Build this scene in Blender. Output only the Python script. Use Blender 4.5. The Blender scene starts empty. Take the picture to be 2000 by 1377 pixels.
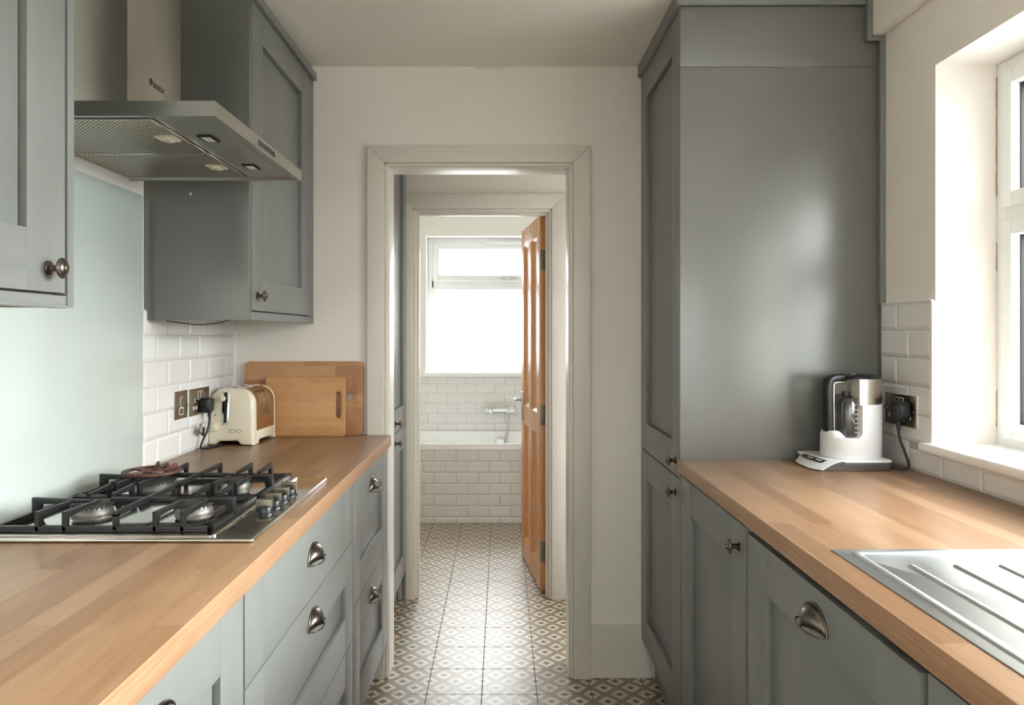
import bpy, bmesh, math, random
from mathutils import Vector, Matrix, Euler
PI = math.pi
R = math.radians
C = bpy.context.scene.collection
random.seed(7)

# ------------------------------------------------------------------ helpers
def lin(c):
    out = []
    for v in c[:3]:
        v = v / 255.0
        out.append(v / 12.92 if v <= 0.04045 else ((v + 0.055) / 1.055) ** 2.4)
    return (out[0], out[1], out[2], 1.0)

class MB:
    """Collects geometry for ONE mesh."""
    def __init__(s):
        s.bm = bmesh.new()
    def _merge(s, tmp, mat=0, M=None):
        if M is not None:
            bmesh.ops.transform(tmp, matrix=M, verts=tmp.verts)
        me = bpy.data.meshes.new('tmp')
        for f in tmp.faces:
            f.material_index = mat
        tmp.to_mesh(me)
        tmp.free()
        s.bm.from_mesh(me)
        bpy.data.meshes.remove(me)
        return s
    def box(s, x0, x1, y0, y1, z0, z1, bev=0.0, mat=0, seg=2, M=None):
        t = bmesh.new()
        bmesh.ops.create_cube(t, size=1.0)
        sx, sy, sz = abs(x1 - x0), abs(y1 - y0), abs(z1 - z0)
        bmesh.ops.scale(t, vec=(sx, sy, sz), verts=t.verts)
        bmesh.ops.translate(t, vec=((x0 + x1) / 2, (y0 + y1) / 2, (z0 + z1) / 2), verts=t.verts)
        if bev > 0:
            bev = min(bev, 0.49 * min(sx, sy, sz))
            bmesh.ops.bevel(t, geom=t.edges[:], offset=bev, segments=seg, profile=0.6, affect='EDGES')
        return s._merge(t, mat, M)
    def prism(s, pts, axis, a0, a1, bev=0.0, mat=0, seg=2, M=None):
        """pts: polygon in the other two axes (in xyz order), extruded along axis."""
        t = bmesh.new()
        def mk(p, a):
            return {'x': (a, p[0], p[1]), 'y': (p[0], a, p[1]), 'z': (p[0], p[1], a)}[axis]
        va = [t.verts.new(mk(p, a0)) for p in pts]
        vb = [t.verts.new(mk(p, a1)) for p in pts]
        n = len(pts)
        caps = [t.faces.new(va), t.faces.new(vb)]
        for i in range(n):
            t.faces.new((va[i], va[(i + 1) % n], vb[(i + 1) % n], vb[i]))
        bmesh.ops.recalc_face_normals(t, faces=t.faces)
        if bev > 0:
            es = set()
            for f in caps:
                es.update(f.edges)
            bmesh.ops.bevel(t, geom=list(es), offset=bev, segments=seg, profile=0.5, affect='EDGES')
        return s._merge(t, mat, M)
    def lathe(s, prof, origin=(0, 0, 0), axis='z', seg=32, mat=0, sx=1.0, sy=1.0, M=None):
        t = bmesh.new()
        rings = []
        for r, z in prof:
            if r < 1e-6:
                rings.append([t.verts.new((0, 0, z))])
            else:
                rings.append([t.verts.new((r * math.cos(2 * PI * i / seg) * sx, r * math.sin(2 * PI * i / seg) * sy, z)) for i in range(seg)])
        for a, b in zip(rings, rings[1:]):
            if len(a) == 1 and len(b) == 1:
                continue
            if len(a) == 1:
                for i in range(seg):
                    t.faces.new((a[0], b[i], b[(i + 1) % seg]))
            elif len(b) == 1:
                for i in range(seg):
                    t.faces.new((a[i], a[(i + 1) % seg], b[0]))
            else:
                for i in range(seg):
                    t.faces.new((a[i], a[(i + 1) % seg], b[(i + 1) % seg], b[i]))
        bmesh.ops.recalc_face_normals(t, faces=t.faces)
        A = {'z': Matrix.Identity(4), 'x': Matrix.Rotation(PI / 2, 4, 'Y'), '-x': Matrix.Rotation(-PI / 2, 4, 'Y'),
             'y': Matrix.Rotation(-PI / 2, 4, 'X'), '-y': Matrix.Rotation(PI / 2, 4, 'X')}[axis]
        m = Matrix.Translation(origin) @ A
        return s._merge(t, mat, m if M is None else M @ m)
    def tube(s, pts, r, seg=10, mat=0, M=None, flat=None):
        pts = [Vector(p) for p in pts]
        t = bmesh.new()
        rings = []
        up = None
        for i, p in enumerate(pts):
            d = (pts[min(i + 1, len(pts) - 1)] - pts[max(i - 1, 0)]).normalized()
            if up is None:
                up = Vector((0, 0, 1)) if abs(d.z) < 0.9 else Vector((1, 0, 0))
            u = d.cross(up).normalized()
            w = u.cross(d).normalized()
            up = w
            rr = r[i] if isinstance(r, (list, tuple)) else r
            rings.append([t.verts.new(p + u * rr * math.cos(2 * PI * k / seg) + w * rr * math.sin(2 * PI * k / seg)) for k in range(seg)])
        for a, b in zip(rings, rings[1:]):
            for k in range(seg):
                t.faces.new((a[k], a[(k + 1) % seg], b[(k + 1) % seg], b[k]))
        t.faces.new(rings[0])
        t.faces.new(list(reversed(rings[-1])))
        bmesh.ops.recalc_face_normals(t, faces=t.faces)
        return s._merge(t, mat, M)
    def torus(s, center, axis, Rr, r, seg=40, sub=8, mat=0, M=None):
        t = bmesh.new()
        rings = []
        for i in range(seg):
            a = 2 * PI * i / seg
            rings.append([t.verts.new(((Rr + r * math.cos(2 * PI * k / sub)) * math.cos(a), (Rr + r * math.cos(2 * PI * k / sub)) * math.sin(a), r * math.sin(2 * PI * k / sub))) for k in range(sub)])
        for i in range(seg):
            a, b = rings[i], rings[(i + 1) % seg]
            for k in range(sub):
                t.faces.new((a[k], a[(k + 1) % sub], b[(k + 1) % sub], b[k]))
        bmesh.ops.recalc_face_normals(t, faces=t.faces)
        A = {'z': Matrix.Identity(4), 'x': Matrix.Rotation(PI / 2, 4, 'Y'), 'y': Matrix.Rotation(-PI / 2, 4, 'X')}[axis]
        m = Matrix.Translation(center) @ A
        return s._merge(t, mat, m if M is None else M @ m)

ORG = {}
def _mats(o, mats):
    for m in (mats if isinstance(mats, (list, tuple)) else [mats]):
        o.data.materials.append(m)

def finish(name, mb, mats, smooth=True, ang=40):
    me = bpy.data.meshes.new(name)
    mb.bm.to_mesh(me)
    mb.bm.free()
    if smooth:
        me.shade_smooth()
        me.set_sharp_from_angle(angle=R(ang))
    o = bpy.data.objects.new(name, me)
    C.objects.link(o)
    _mats(o, mats)
    return o

def thing(name, label, cat, loc=(0, 0, 0), group=None, rotz=0.0, kind=None):
    o = bpy.data.objects.new(name, None)
    C.objects.link(o)
    o.empty_display_size = 0.05
    o.location = loc
    o.rotation_euler = (0, 0, rotz)
    o['label'] = label
    o['category'] = cat
    if group:
        o['group'] = group
    if kind:
        o['kind'] = kind
    ORG[o.name] = Vector(loc)
    return o

def part(name, mb, mats, parent, label=None, local=False, smooth=True, ang=40, kind=None):
    """A mesh built in world coordinates (or in the root's own frame with local=True) put under its parent."""
    o = finish(name, mb, mats, smooth, ang)
    if not local:
        o.data.transform(Matrix.Translation(-ORG[parent.name]))
    o.parent = parent
    ORG[o.name] = Vector((0, 0, 0)) if local else ORG[parent.name]
    if label:
        o['label'] = label
    if kind:
        o['kind'] = kind
    return o

def solo(name, mb, mats, label, cat, kind=None, group=None, smooth=True, ang=40):
    o = finish(name, mb, mats, smooth, ang)
    vs = [v.co for v in o.data.vertices]
    c = Vector(((min(v.x for v in vs) + max(v.x for v in vs)) / 2, (min(v.y for v in vs) + max(v.y for v in vs)) / 2, min(v.z for v in vs)))
    o.data.transform(Matrix.Translation(-c))
    o.location = c
    ORG[o.name] = c
    o['label'] = label
    o['category'] = cat
    if kind:
        o['kind'] = kind
    if group:
        o['group'] = group
    return o

def inst(src, name, parent, loc, rot=(0, 0, 0), scale=(1, 1, 1), label=None):
    """A child that shares the mesh of src; loc in world coordinates."""
    o = src.copy() if isinstance(src, bpy.types.Object) else bpy.data.objects.new(name, src)
    o.name = name
    C.objects.link(o)
    o.parent = parent
    o.location = Vector(loc) - ORG[parent.name]
    o.rotation_euler = rot
    o.scale = scale
    if label:
        o['label'] = label
    ORG[o.name] = ORG[parent.name]
    return o

def mesh_only(name, mb, mats, ang=40):
    me = bpy.data.meshes.new(name)
    mb.bm.to_mesh(me)
    mb.bm.free()
    me.shade_smooth()
    me.set_sharp_from_angle(angle=R(ang))
    for m in (mats if isinstance(mats, (list, tuple)) else [mats]):
        me.materials.append(m)
    return me

def text_mb(body, size, M, extrude=0.0004, bend=None, spacing=1.0):
    cu = bpy.data.curves.new('lettering', 'FONT')
    cu.body = body
    cu.size = size
    cu.extrude = extrude
    cu.space_character = spacing
    cu.offset = size * 0.012
    ob = bpy.data.objects.new('lettering_tmp', cu)
    C.objects.link(ob)
    bpy.context.view_layer.update()
    dg = bpy.context.evaluated_depsgraph_get()
    me = bpy.data.meshes.new_from_object(ob.evaluated_get(dg))
    bpy.data.objects.remove(ob)
    bpy.data.curves.remove(cu)
    mb = MB()
    mb.bm.from_mesh(me)
    bpy.data.meshes.remove(me)
    if bend:
        for v in mb.bm.verts:
            v.co = bend(v.co)
    bmesh.ops.transform(mb.bm, matrix=M, verts=mb.bm.verts)
    return mb

def circ(cx, cy, r, n=24, a0=0.0, a1=2 * PI):
    full = abs(a1 - a0 - 2 * PI) < 1e-6
    m = n if full else n + 1
    return [(cx + r * math.cos(a0 + (a1 - a0) * i / n), cy + r * math.sin(a0 + (a1 - a0) * i / n)) for i in range(m)]

def rrect(x0, x1, y0, y1, r, n=6):
    rs = r if isinstance(r, (list, tuple)) else [r] * 4     # bl, br, tr, tl
    pts = []
    for (cx, cy, a, rr) in ((x0 + rs[0], y0 + rs[0], PI, rs[0]), (x1 - rs[1], y0 + rs[1], 1.5 * PI, rs[1]), (x1 - rs[2], y1 - rs[2], 0, rs[2]), (x0 + rs[3], y1 - rs[3], PI / 2, rs[3])):
        if rr < 1e-6:
            pts.append((cx, cy))
        else:
            pts += [(cx + rr * math.cos(a + PI / 2 * i / n), cy + rr * math.sin(a + PI / 2 * i / n)) for i in range(n + 1)]
    return pts

def bezier(p, n=24):
    """Catmull-Rom through the points."""
    p = [Vector(q) for q in p]
    q = [p[0] * 2 - p[1]] + p + [p[-1] * 2 - p[-2]]
    out = []
    for i in range(1, len(q) - 2):
        for k in range(n):
            t = k / n
            a, b, c, d = q[i - 1], q[i], q[i + 1], q[i + 2]
            out.append(0.5 * ((2 * b) + (c - a) * t + (2 * a - 5 * b + 4 * c - d) * t * t + (3 * b - a - 3 * c + d) * t ** 3))
    out.append(p[-1])
    return out

# ------------------------------------------------------------------ materials
class NT:
    def __init__(s, name):
        s.m = bpy.data.materials.new(name)
        s.m.use_nodes = True
        s.t = s.m.node_tree
        s.n = s.t.nodes
        s.b = s.n['Principled BSDF']
        s.out = s.n['Material Output']
    def new(s, typ, **kw):
        x = s.n.new(typ)
        for k, v in kw.items():
            setattr(x, k, v)
        return x
    def link(s, a, b):
        s.t.links.new(a, b)
    def obj(s):
        return s.new('ShaderNodeTexCoord').outputs['Object']
    def mapping(s, vec, scale=(1, 1, 1), rot=(0, 0, 0), loc=(0, 0, 0)):
        mp = s.new('ShaderNodeMapping')
        mp.inputs['Scale'].default_value = scale
        mp.inputs['Rotation'].default_value = rot
        mp.inputs['Location'].default_value = loc
        s.link(vec, mp.inputs['Vector'])
        return mp.outputs['Vector']
    def noise(s, vec, scale=5, detail=3, rough=0.5, dist=0.0):
        x = s.new('ShaderNodeTexNoise')
        x.inputs['Scale'].default_value = scale
        x.inputs['Detail'].default_value = detail
        x.inputs['Roughness'].default_value = rough
        x.inputs['Distortion'].default_value = dist
        s.link(vec, x.inputs['Vector'])
        return x.outputs['Fac']
    def ramp(s, fac, stops, interp='LINEAR'):
        x = s.new('ShaderNodeValToRGB')
        x.color_ramp.interpolation = interp
        e = x.color_ramp.elements
        while len(e) < len(stops):
            e.new(0.5)
        for el, (p, c) in zip(e, stops):
            el.position = p
            el.color = c
        s.link(fac, x.inputs['Fac'])
        return x.outputs['Color']
    def mix(s, fac, a, b, blend='MIX'):
        x = s.new('ShaderNodeMix')
        x.data_type = 'RGBA'
        x.blend_type = blend
        for sock, v in ((x.inputs[0], fac), (x.inputs[6], a), (x.inputs[7], b)):
            if isinstance(v, (int, float, tuple)):
                sock.default_value = v
            else:
                s.link(v, sock)
        return x.outputs[2]
    def math(s, op, a, b=None):
        x = s.new('ShaderNodeMath')
        x.operation = op
        for i, v in enumerate((a, b)):
            if v is None:
                continue
            if isinstance(v, (int, float)):
                x.inputs[i].default_value = v
            else:
                s.link(v, x.inputs[i])
        return x.outputs[0]
    def bump(s, h, strength=0.2, dist=0.001):
        x = s.new('ShaderNodeBump')
        x.inputs['Strength'].default_value = strength
        x.inputs['Distance'].default_value = dist
        s.link(h, x.inputs['Height'])
        s.link(x.outputs['Normal'], s.b.inputs['Normal'])
        return x
    def set(s, color=None, rough=None, metal=None, spec=None, coat=None, **kw):
        b = s.b.inputs
        if color is not None:
            b['Base Color'].default_value = color
        if rough is not None:
            b['Roughness'].default_value = rough
        if metal is not None:
            b['Metallic'].default_value = metal
        if spec is not None:
            b['Specular IOR Level'].default_value = spec
        if coat is not None:
            b['Coat Weight'].default_value = coat
            b['Coat Roughness'].default_value = 0.1
        for k, v in kw.items():
            b[k].default_value = v
        return s

def simple(name, rgb, rough=0.5, metal=0.0, var=0.03, scale=18.0, bump=0.0, bscale=60.0, spec=0.5, coat=None):
    """Plain surface with slight procedural colour and roughness variation."""
    t = NT(name).set(lin(rgb), rough, metal, spec, coat)
    o = t.obj()
    f = t.noise(o, scale, 4)
    c = lin(rgb)
    lo = tuple(v * (1 - var) for v in c[:3]) + (1,)
    hi = tuple(min(1, v * (1 + var)) for v in c[:3]) + (1,)
    t.link(t.ramp(f, [(0.3, lo), (0.7, hi)]), t.b.inputs['Base Color'])
    if bump:
        t.bump(t.noise(o, bscale, 4), bump, 0.002)
    return t.m

M = {}
M['wall'] = simple('wall_paint', (242, 236, 229), 0.7, var=0.015, scale=3, bump=0.08, bscale=120, spec=0.3)
M['ceiling'] = simple('ceiling_paint', (243, 239, 231), 0.8, var=0.015, scale=2, bump=0.06, bscale=90, spec=0.2)
M['trim'] = simple('gloss_trim_paint', (224, 218, 209), 0.33, var=0.01, scale=6, bump=0.05, bscale=40, spec=0.5)
M['white'] = simple('white_paint', (240, 239, 234), 0.6, var=0.01, scale=4, bump=0.05, bscale=80, spec=0.3)
M['upvc'] = simple('white_upvc', (242, 244, 243), 0.3, var=0.006, scale=8)
M['sill'] = simple('gloss_sill_paint', (244, 243, 240), 0.25, var=0.01, scale=5)
M['tile'] = simple('white_glazed_tile', (230, 229, 227), 0.12, var=0.012, scale=9, bump=0.03, bscale=14)
M['grout'] = simple('grey_grout', (186, 180, 168), 0.9, var=0.08, scale=40)
M['bath'] = simple('white_acrylic', (244, 245, 243), 0.15, var=0.006, scale=5)
M['stain'] = simple('brown_joint', (150, 120, 84), 0.9, var=0.1, scale=60)

def painted(name, axis):
    t = NT(name).set(None, 0.36, 0.0, 0.5)
    o = t.obj()
    sc = {'z': (1, 1, 0.03), 'y': (1, 0.03, 1), 'x': (0.03, 1, 1)}[axis]
    g = t.noise(t.mapping(o, sc), 420, 4, 0.65, 0.6)
    g2 = t.noise(t.mapping(o, {'z': (1, 1, 0.12), 'y': (1, 0.12, 1), 'x': (0.12, 1, 1)}[axis]), 70, 3, 0.5, 1.2)
    h = t.math('ADD', g, t.math('MULTIPLY', g2, 0.6))
    c = lin(GREY)
    t.link(t.ramp(h, [(0.45, tuple(v * 0.93 for v in c[:3]) + (1,)), (1.1, tuple(v * 1.05 for v in c[:3]) + (1,))]), t.b.inputs['Base Color'])
    t.bump(h, 0.28, 0.0006)
    return t.m
GREY = (123, 125, 122)
PANEL = (99, 100, 96)
M['gv'] = painted('grey_painted_wood_upright', 'z')
M['gh'] = painted('grey_painted_wood_lengthwise', 'y')
def panel_grey():
    t = NT('grey_matt_end_panel').set(None, 0.28, 0.0, 0.9, IOR=1.65)
    o = t.obj()
    g = t.noise(t.mapping(o, (1, 1, 0.25)), 500, 3, 0.6)
    c = lin(PANEL)
    t.link(t.ramp(g, [(0.3, tuple(v * 0.96 for v in c[:3]) + (1,)), (0.7, tuple(v * 1.03 for v in c[:3]) + (1,))]), t.b.inputs['Base Color'])
    t.bump(g, 0.12, 0.0005)
    return t.m
M['gp'] = panel_grey()

def worktop_mat(name, edge=False):
    t = NT(name).set(None, 0.33, 0.0, 0.5)
    o = t.obj()
    sp = t.new('ShaderNodeSeparateXYZ')
    t.link(o, sp.inputs[0])
    cb = t.new('ShaderNodeCombineXYZ')
    t.link(sp.outputs['Y'], cb.inputs['X'])
    t.link(sp.outputs['X'], cb.inputs['Y'])
    grain = t.noise(t.mapping(o, (1, 0.045, 1)), 190, 5, 0.62, 0.5)
    wide = t.noise(t.mapping(o, (1, 0.12, 1)), 26, 4, 0.55, 1.4)
    if edge:
        base = t.ramp(grain, [(0.25, lin((146, 108, 78))), (0.75, lin((178, 140, 108)))])
    else:
        br = t.new('ShaderNodeTexBrick')
        br.offset = 0.41
        br.offset_frequency = 2
        br.squash = 1.0
        br.inputs['Color1'].default_value = (0, 0, 0, 1)
        br.inputs['Color2'].default_value = (1, 1, 1, 1)
        br.inputs['Mortar'].default_value = (0.5, 0.5, 0.5, 1)
        br.inputs['Scale'].default_value = 1.0
        br.inputs['Mortar Size'].default_value = 0.0
        br.inputs['Brick Width'].default_value = 0.55
        br.inputs['Row Height'].default_value = 0.043
        t.link(cb.outputs[0], br.inputs['Vector'])
        rnd = t.math('ADD', t.math('MULTIPLY', br.outputs['Color'], 0.66), t.math('MULTIPLY', wide, 0.40))
        stave = t.ramp(rnd, [(0.12, lin((116, 82, 55))), (0.4, lin((144, 108, 77))), (0.7, lin((170, 136, 104))), (0.95, lin((131, 93, 63)))])
        base = t.mix(0.4, stave, t.ramp(grain, [(0.25, lin((126, 92, 63))), (0.7, lin((166, 134, 105)))]))
    t.link(base, t.b.inputs['Base Color'])
    t.bump(grain, 0.08, 0.0004)
    return t.m
M['oak'] = worktop_mat('oak_block_worktop')
M['oak_edge'] = worktop_mat('oak_edge_band', True)

def board_mat(name, dark, mid, light, row, width, amt):
    t = NT(name).set(None, 0.45, 0.0, 0.4)
    o = t.obj()
    sp = t.new('ShaderNodeSeparateXYZ')
    t.link(o, sp.inputs[0])
    cb = t.new('ShaderNodeCombineXYZ')
    t.link(sp.outputs['X'], cb.inputs['X'])
    t.link(sp.outputs['Z'], cb.inputs['Y'])
    br = t.new('ShaderNodeTexBrick')
    br.offset = 0.37
    for k, v in (('Color1', (0, 0, 0, 1)), ('Color2', (1, 1, 1, 1)), ('Mortar', (0.3, 0.3, 0.3, 1))):
        br.inputs[k].default_value = v
    br.inputs['Scale'].default_value = 1.0
    br.inputs['Mortar Size'].default_value = 0.0003
    br.inputs['Brick Width'].default_value = width
    br.inputs['Row Height'].default_value = row
    t.link(cb.outputs[0], br.inputs['Vector'])
    gr = t.noise(t.mapping(o, (0.06, 1, 1)), 150, 4, 0.6, 0.8)
    w = t.noise(t.mapping(o, (0.3, 1, 1)), 22, 3, 0.5, 2.0)
    f = t.math('ADD', t.math('ADD', t.math('MULTIPLY', br.outputs['Color'], amt), (0.45 - amt) / 2), t.math('ADD', t.math('MULTIPLY', gr, 0.3), t.math('MULTIPLY', w, 0.3)))
    t.link(t.ramp(f, [(0.15, lin(dark)), (0.5, lin(mid)), (0.85, lin(light))]), t.b.inputs['Base Color'])
    t.bump(gr, 0.1, 0.0004)
    return t.m
M['board_big'] = board_mat('acacia_board', (152, 106, 72), (186, 138, 98), (208, 164, 122), 0.052, 0.19, 0.4)
M['board_small'] = board_mat('bamboo_board', (176, 126, 80), (202, 152, 102), (218, 174, 124), 0.018, 0.5, 0.16)

def pine():
    t = NT('waxed_pine').set(None, 0.3, 0.0, 0.5)
    o = t.obj()
    g = t.noise(t.mapping(o, (1, 1, 0.05)), 120, 4, 0.6, 0.4)
    w = t.noise(t.mapping(o, (1, 1, 0.03)), 34, 3, 0.5, 1.0)
    f = t.math('ADD', t.math('MULTIPLY', g, 0.5), t.math('MULTIPLY', w, 0.5))
    t.link(t.ramp(f, [(0.3, lin((184, 118, 66))), (0.5, lin((216, 154, 100))), (0.7, lin((230, 178, 128)))]), t.b.inputs['Base Color'])
    t.bump(g, 0.1, 0.0005)
    return t.m
M['pine'] = pine()

def brushed(name, rgb, rough, axis=(1, 0.02, 1), scale=600, amt=0.12, aniso=0.0):
    t = NT(name).set(lin(rgb), rough, 1.0)
    o = t.obj()
    g = t.noise(t.mapping(o, axis), scale, 3, 0.6)
    t.link(t.math('ADD', t.math('MULTIPLY', g, amt), rough - amt / 2), t.b.inputs['Roughness'])
    sm = t.noise(o, 7, 3)
    c = lin(rgb)
    t.link(t.ramp(sm, [(0.3, tuple(v * 0.9 for v in c[:3]) + (1,)), (0.7, c)]), t.b.inputs['Base Color'])
    t.bump(g, 0.05, 0.0003)
    return t.m
M['steel'] = brushed('brushed_steel', (196, 194, 188), 0.3)
M['gripsteel'] = brushed('dull_grip_steel', (132, 126, 114), 0.36)
M['hobsteel'] = brushed('polished_hob_steel', (212, 210, 204), 0.12, scale=300, amt=0.06)
M['sinksteel'] = brushed('sink_steel', (222, 226, 229), 0.33, scale=90, amt=0.1)
M['kettlesteel'] = brushed('satin_kettle_steel', (226, 218, 208), 0.3, (0.02, 0.02, 1), 700, 0.08)
M['platesteel'] = brushed('brushed_nickel_plate', (150, 140, 122), 0.3, (0.02, 0.02, 1), 500, 0.1)
M['hinge'] = simple('aged_steel_hinge', (128, 122, 108), 0.5, 0.9, var=0.25, scale=70)
M['chrome'] = simple('chrome', (226, 228, 228), 0.07, 1.0, var=0.01)
M['pewter'] = simple('dark_pewter', (112, 104, 96), 0.3, 1.0, var=0.2, scale=40)
M['iron'] = simple('black_enamelled_iron', (26, 26, 27), 0.38, 0.0, var=0.15, scale=80, bump=0.1, bscale=200)
M['cap'] = simple('burner_cap_enamel', (58, 56, 53), 0.62, 0.0, var=0.15, scale=60, bump=0.1, bscale=160)
M['alu'] = simple('burner_aluminium', (140, 137, 132), 0.5, 1.0, var=0.12, scale=60)
M['rust'] = simple('rust_brown_iron', (92, 56, 44), 0.55, 0.3, var=0.35, scale=90, bump=0.3, bscale=200)
M['black'] = simple('black_plastic', (24, 25, 28), 0.35, var=0.1)
M['navy'] = simple('blue_black_rubber', (30, 33, 42), 0.45, var=0.1)
M['darkgrey'] = simple('dark_grey_plastic', (82, 78, 74), 0.4, var=0.05)
M['kwhite'] = simple('white_kettle_plastic', (226, 227, 228), 0.3, var=0.005)
M['cream'] = simple('cream_enamel', (236, 226, 204), 0.16, var=0.006, coat=0.3)
M['ivory'] = simple('ivory_plastic', (232, 222, 200), 0.35, var=0.01)
M['print'] = simple('pale_print', (226, 226, 222), 0.6, var=0.01)
M['darkprint'] = simple('dark_print', (44, 42, 38), 0.5, var=0.02)
M['socketwhite'] = simple('white_socket_insert', (238, 236, 228), 0.4, var=0.01)
M['shadowgap'] = simple('dark_recess', (36, 36, 34), 0.8, var=0.1)
M['carcass'] = simple('cabinet_carcass', (120, 122, 118), 0.6, var=0.03)
M['fence'] = simple('grey_render', (176, 178, 174), 0.9, var=0.15, scale=4, bump=0.3, bscale=30)
M['copper'] = brushed('polished_toaster_steel', (206, 186, 162), 0.12, (1, 1, 0.02), 300, 0.06)
M['element'] = simple('dark_toaster_inside', (70, 58, 44), 0.5, 0.4, var=0.2)

def glasspane():
    t = NT('clear_window_glass')
    t.n.remove(t.b)
    tr = t.new('ShaderNodeBsdfTransparent')
    tr.inputs['Color'].default_value = (0.93, 0.95, 0.945, 1)
    gl = t.new('ShaderNodeBsdfGlossy')
    gl.inputs['Roughness'].default_value = 0.02
    lw = t.new('ShaderNodeLayerWeight')
    fr5 = t.math('ADD', t.math('MULTIPLY', t.math('POWER', lw.outputs['Facing'], 5.0), 0.7), 0.035)
    n = t.noise(t.obj(), 3, 2)
    t.link(t.math('ADD', t.math('MULTIPLY', n, 0.01), 0.015), gl.inputs['Roughness'])
    mx = t.new('ShaderNodeMixShader')
    t.link(fr5, mx.inputs[0])
    t.link(tr.outputs[0], mx.inputs[1])
    t.link(gl.outputs[0], mx.inputs[2])
    t.link(mx.outputs[0], t.out.inputs['Surface'])
    return t.m
M['glass'] = glasspane()
def frosted(name, k):
    t = NT(name)
    t.n.remove(t.b)
    tr = t.new('ShaderNodeBsdfTransparent')
    tl = t.new('ShaderNodeBsdfTranslucent')
    tl.inputs['Color'].default_value = (0.95 * k, 0.97 * k, 0.97 * k, 1)
    n = t.noise(t.obj(), 9, 4)
    t.link(t.ramp(n, [(0.3, (0.95 * k, 0.98 * k, 0.99 * k, 1)), (0.7, (k, k, k, 1))]), tr.inputs['Color'])
    mx = t.new('ShaderNodeMixShader')
    mx.inputs[0].default_value = 0.18
    t.link(tr.outputs[0], mx.inputs[1])
    t.link(tl.outputs[0], mx.inputs[2])
    t.link(mx.outputs[0], t.out.inputs['Surface'])
    return t.m
M['frost'] = frosted('frosted_window_glass', 0.66)
M['frost_d'] = frosted('obscured_door_glass', 0.5)
def smoke():
    t = NT('smoked_clear_plastic')
    t.n.remove(t.b)
    tr = t.new('ShaderNodeBsdfTransparent')
    n = t.noise(t.obj(), 60, 2)
    t.link(t.ramp(n, [(0.3, (0.40, 0.40, 0.41, 1)), (0.7, (0.48, 0.48, 0.49, 1))]), tr.inputs['Color'])
    gl = t.new('ShaderNodeBsdfGlossy')
    gl.inputs['Roughness'].default_value = 0.08
    mx = t.new('ShaderNodeMixShader')
    mx.inputs[0].default_value = 0.14
    t.link(tr.outputs[0], mx.inputs[1])
    t.link(gl.outputs[0], mx.inputs[2])
    t.link(mx.outputs[0], t.out.inputs['Surface'])
    return t.m
M['smoke'] = smoke()
def splash():
    t = NT('back_painted_glass').set(lin((196, 204, 199)), 0.06, 0.0, 0.5)
    n = t.noise(t.obj(), 2, 2)
    t.link(t.ramp(n, [(0.3, lin((194, 203, 198))), (0.7, lin((198, 205, 201)))]), t.b.inputs['Base Color'])
    return t.m
M['splash'] = splash()

def floor_mat():
    t = NT('patterned_cement_tile').set(None, 0.2, 0.0, 0.7, IOR=1.9)
    t.b.inputs['Coat Weight'].default_value = 1.0
    t.b.inputs['Coat Roughness'].default_value = 0.46
    t.b.inputs['Coat IOR'].default_value = 1.7
    g = t.new('ShaderNodeNewGeometry')
    sp = t.new('ShaderNodeSeparateXYZ')
    t.link(g.outputs['Position'], sp.inputs[0])
    x = t.math('DIVIDE', t.math('ADD', sp.outputs['X'], 0.0725), 0.1997)
    y = t.math('DIVIDE', t.math('SUBTRACT', sp.outputs['Y'], 2.628), 0.1990)
    def frac(v):
        return t.math('ABSOLUTE', t.math('SUBTRACT', v, t.math('ROUND', v)))
    m = t.math('MULTIPLY', t.math('ADD', x, y), 2.0)
    n = t.math('MULTIPLY', t.math('SUBTRACT', x, y), 2.0)
    d = t.math('MAXIMUM', frac(m), frac(n))
    nz = t.noise(g.outputs['Position'], 30, 3)
    d2 = t.math('ADD', d, t.math('MULTIPLY', t.math('SUBTRACT', nz, 0.5), 0.012))
    pat = t.ramp(d2, [(0.0, lin((50, 54, 62))), (0.158, lin((214, 204, 184))), (0.342, lin((124, 100, 66)))], 'CONSTANT')
    gr = t.math('MINIMUM', frac(x), frac(y))
    isg = t.math('LESS_THAN', gr, 0.0095)
    col = t.mix(isg, pat, lin((112, 106, 98)))
    col = t.mix(t.math('MULTIPLY', nz, 0.12), col, lin((120, 110, 95)))
    t.link(col, t.b.inputs['Base Color'])
    t.link(t.math('MULTIPLY', t.math('SUBTRACT', 1.0, isg), 0.5), t.b.inputs['Coat Weight'])
    t.link(t.math('ADD', t.math('MULTIPLY', isg, 0.5), t.math('ADD', t.math('MULTIPLY', nz, 0.08), 0.32)), t.b.inputs['Roughness'])
    h = t.math('SUBTRACT', t.math('MULTIPLY', t.noise(g.outputs['Position'], 16, 3), 0.25), isg)
    t.bump(h, 0.25, 0.001)
    return t.m
M['floor'] = floor_mat()
def filt():
    t = NT('grease_filter_mesh').set(lin((176, 168, 152)), 0.35, 0.9)
    o = t.obj()
    w = t.new('ShaderNodeTexWave')
    w.wave_type = 'BANDS'
    w.bands_direction = 'DIAGONAL'
    w.inputs['Scale'].default_value = 62
    t.link(o, w.inputs['Vector'])
    t.link(t.ramp(w.outputs['Fac'], [(0.25, lin((120, 114, 102))), (0.7, lin((206, 198, 182)))]), t.b.inputs['Base Color'])
    t.bump(w.outputs['Fac'], 0.4, 0.001)
    return t.m
M['filter'] = filt()

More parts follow.
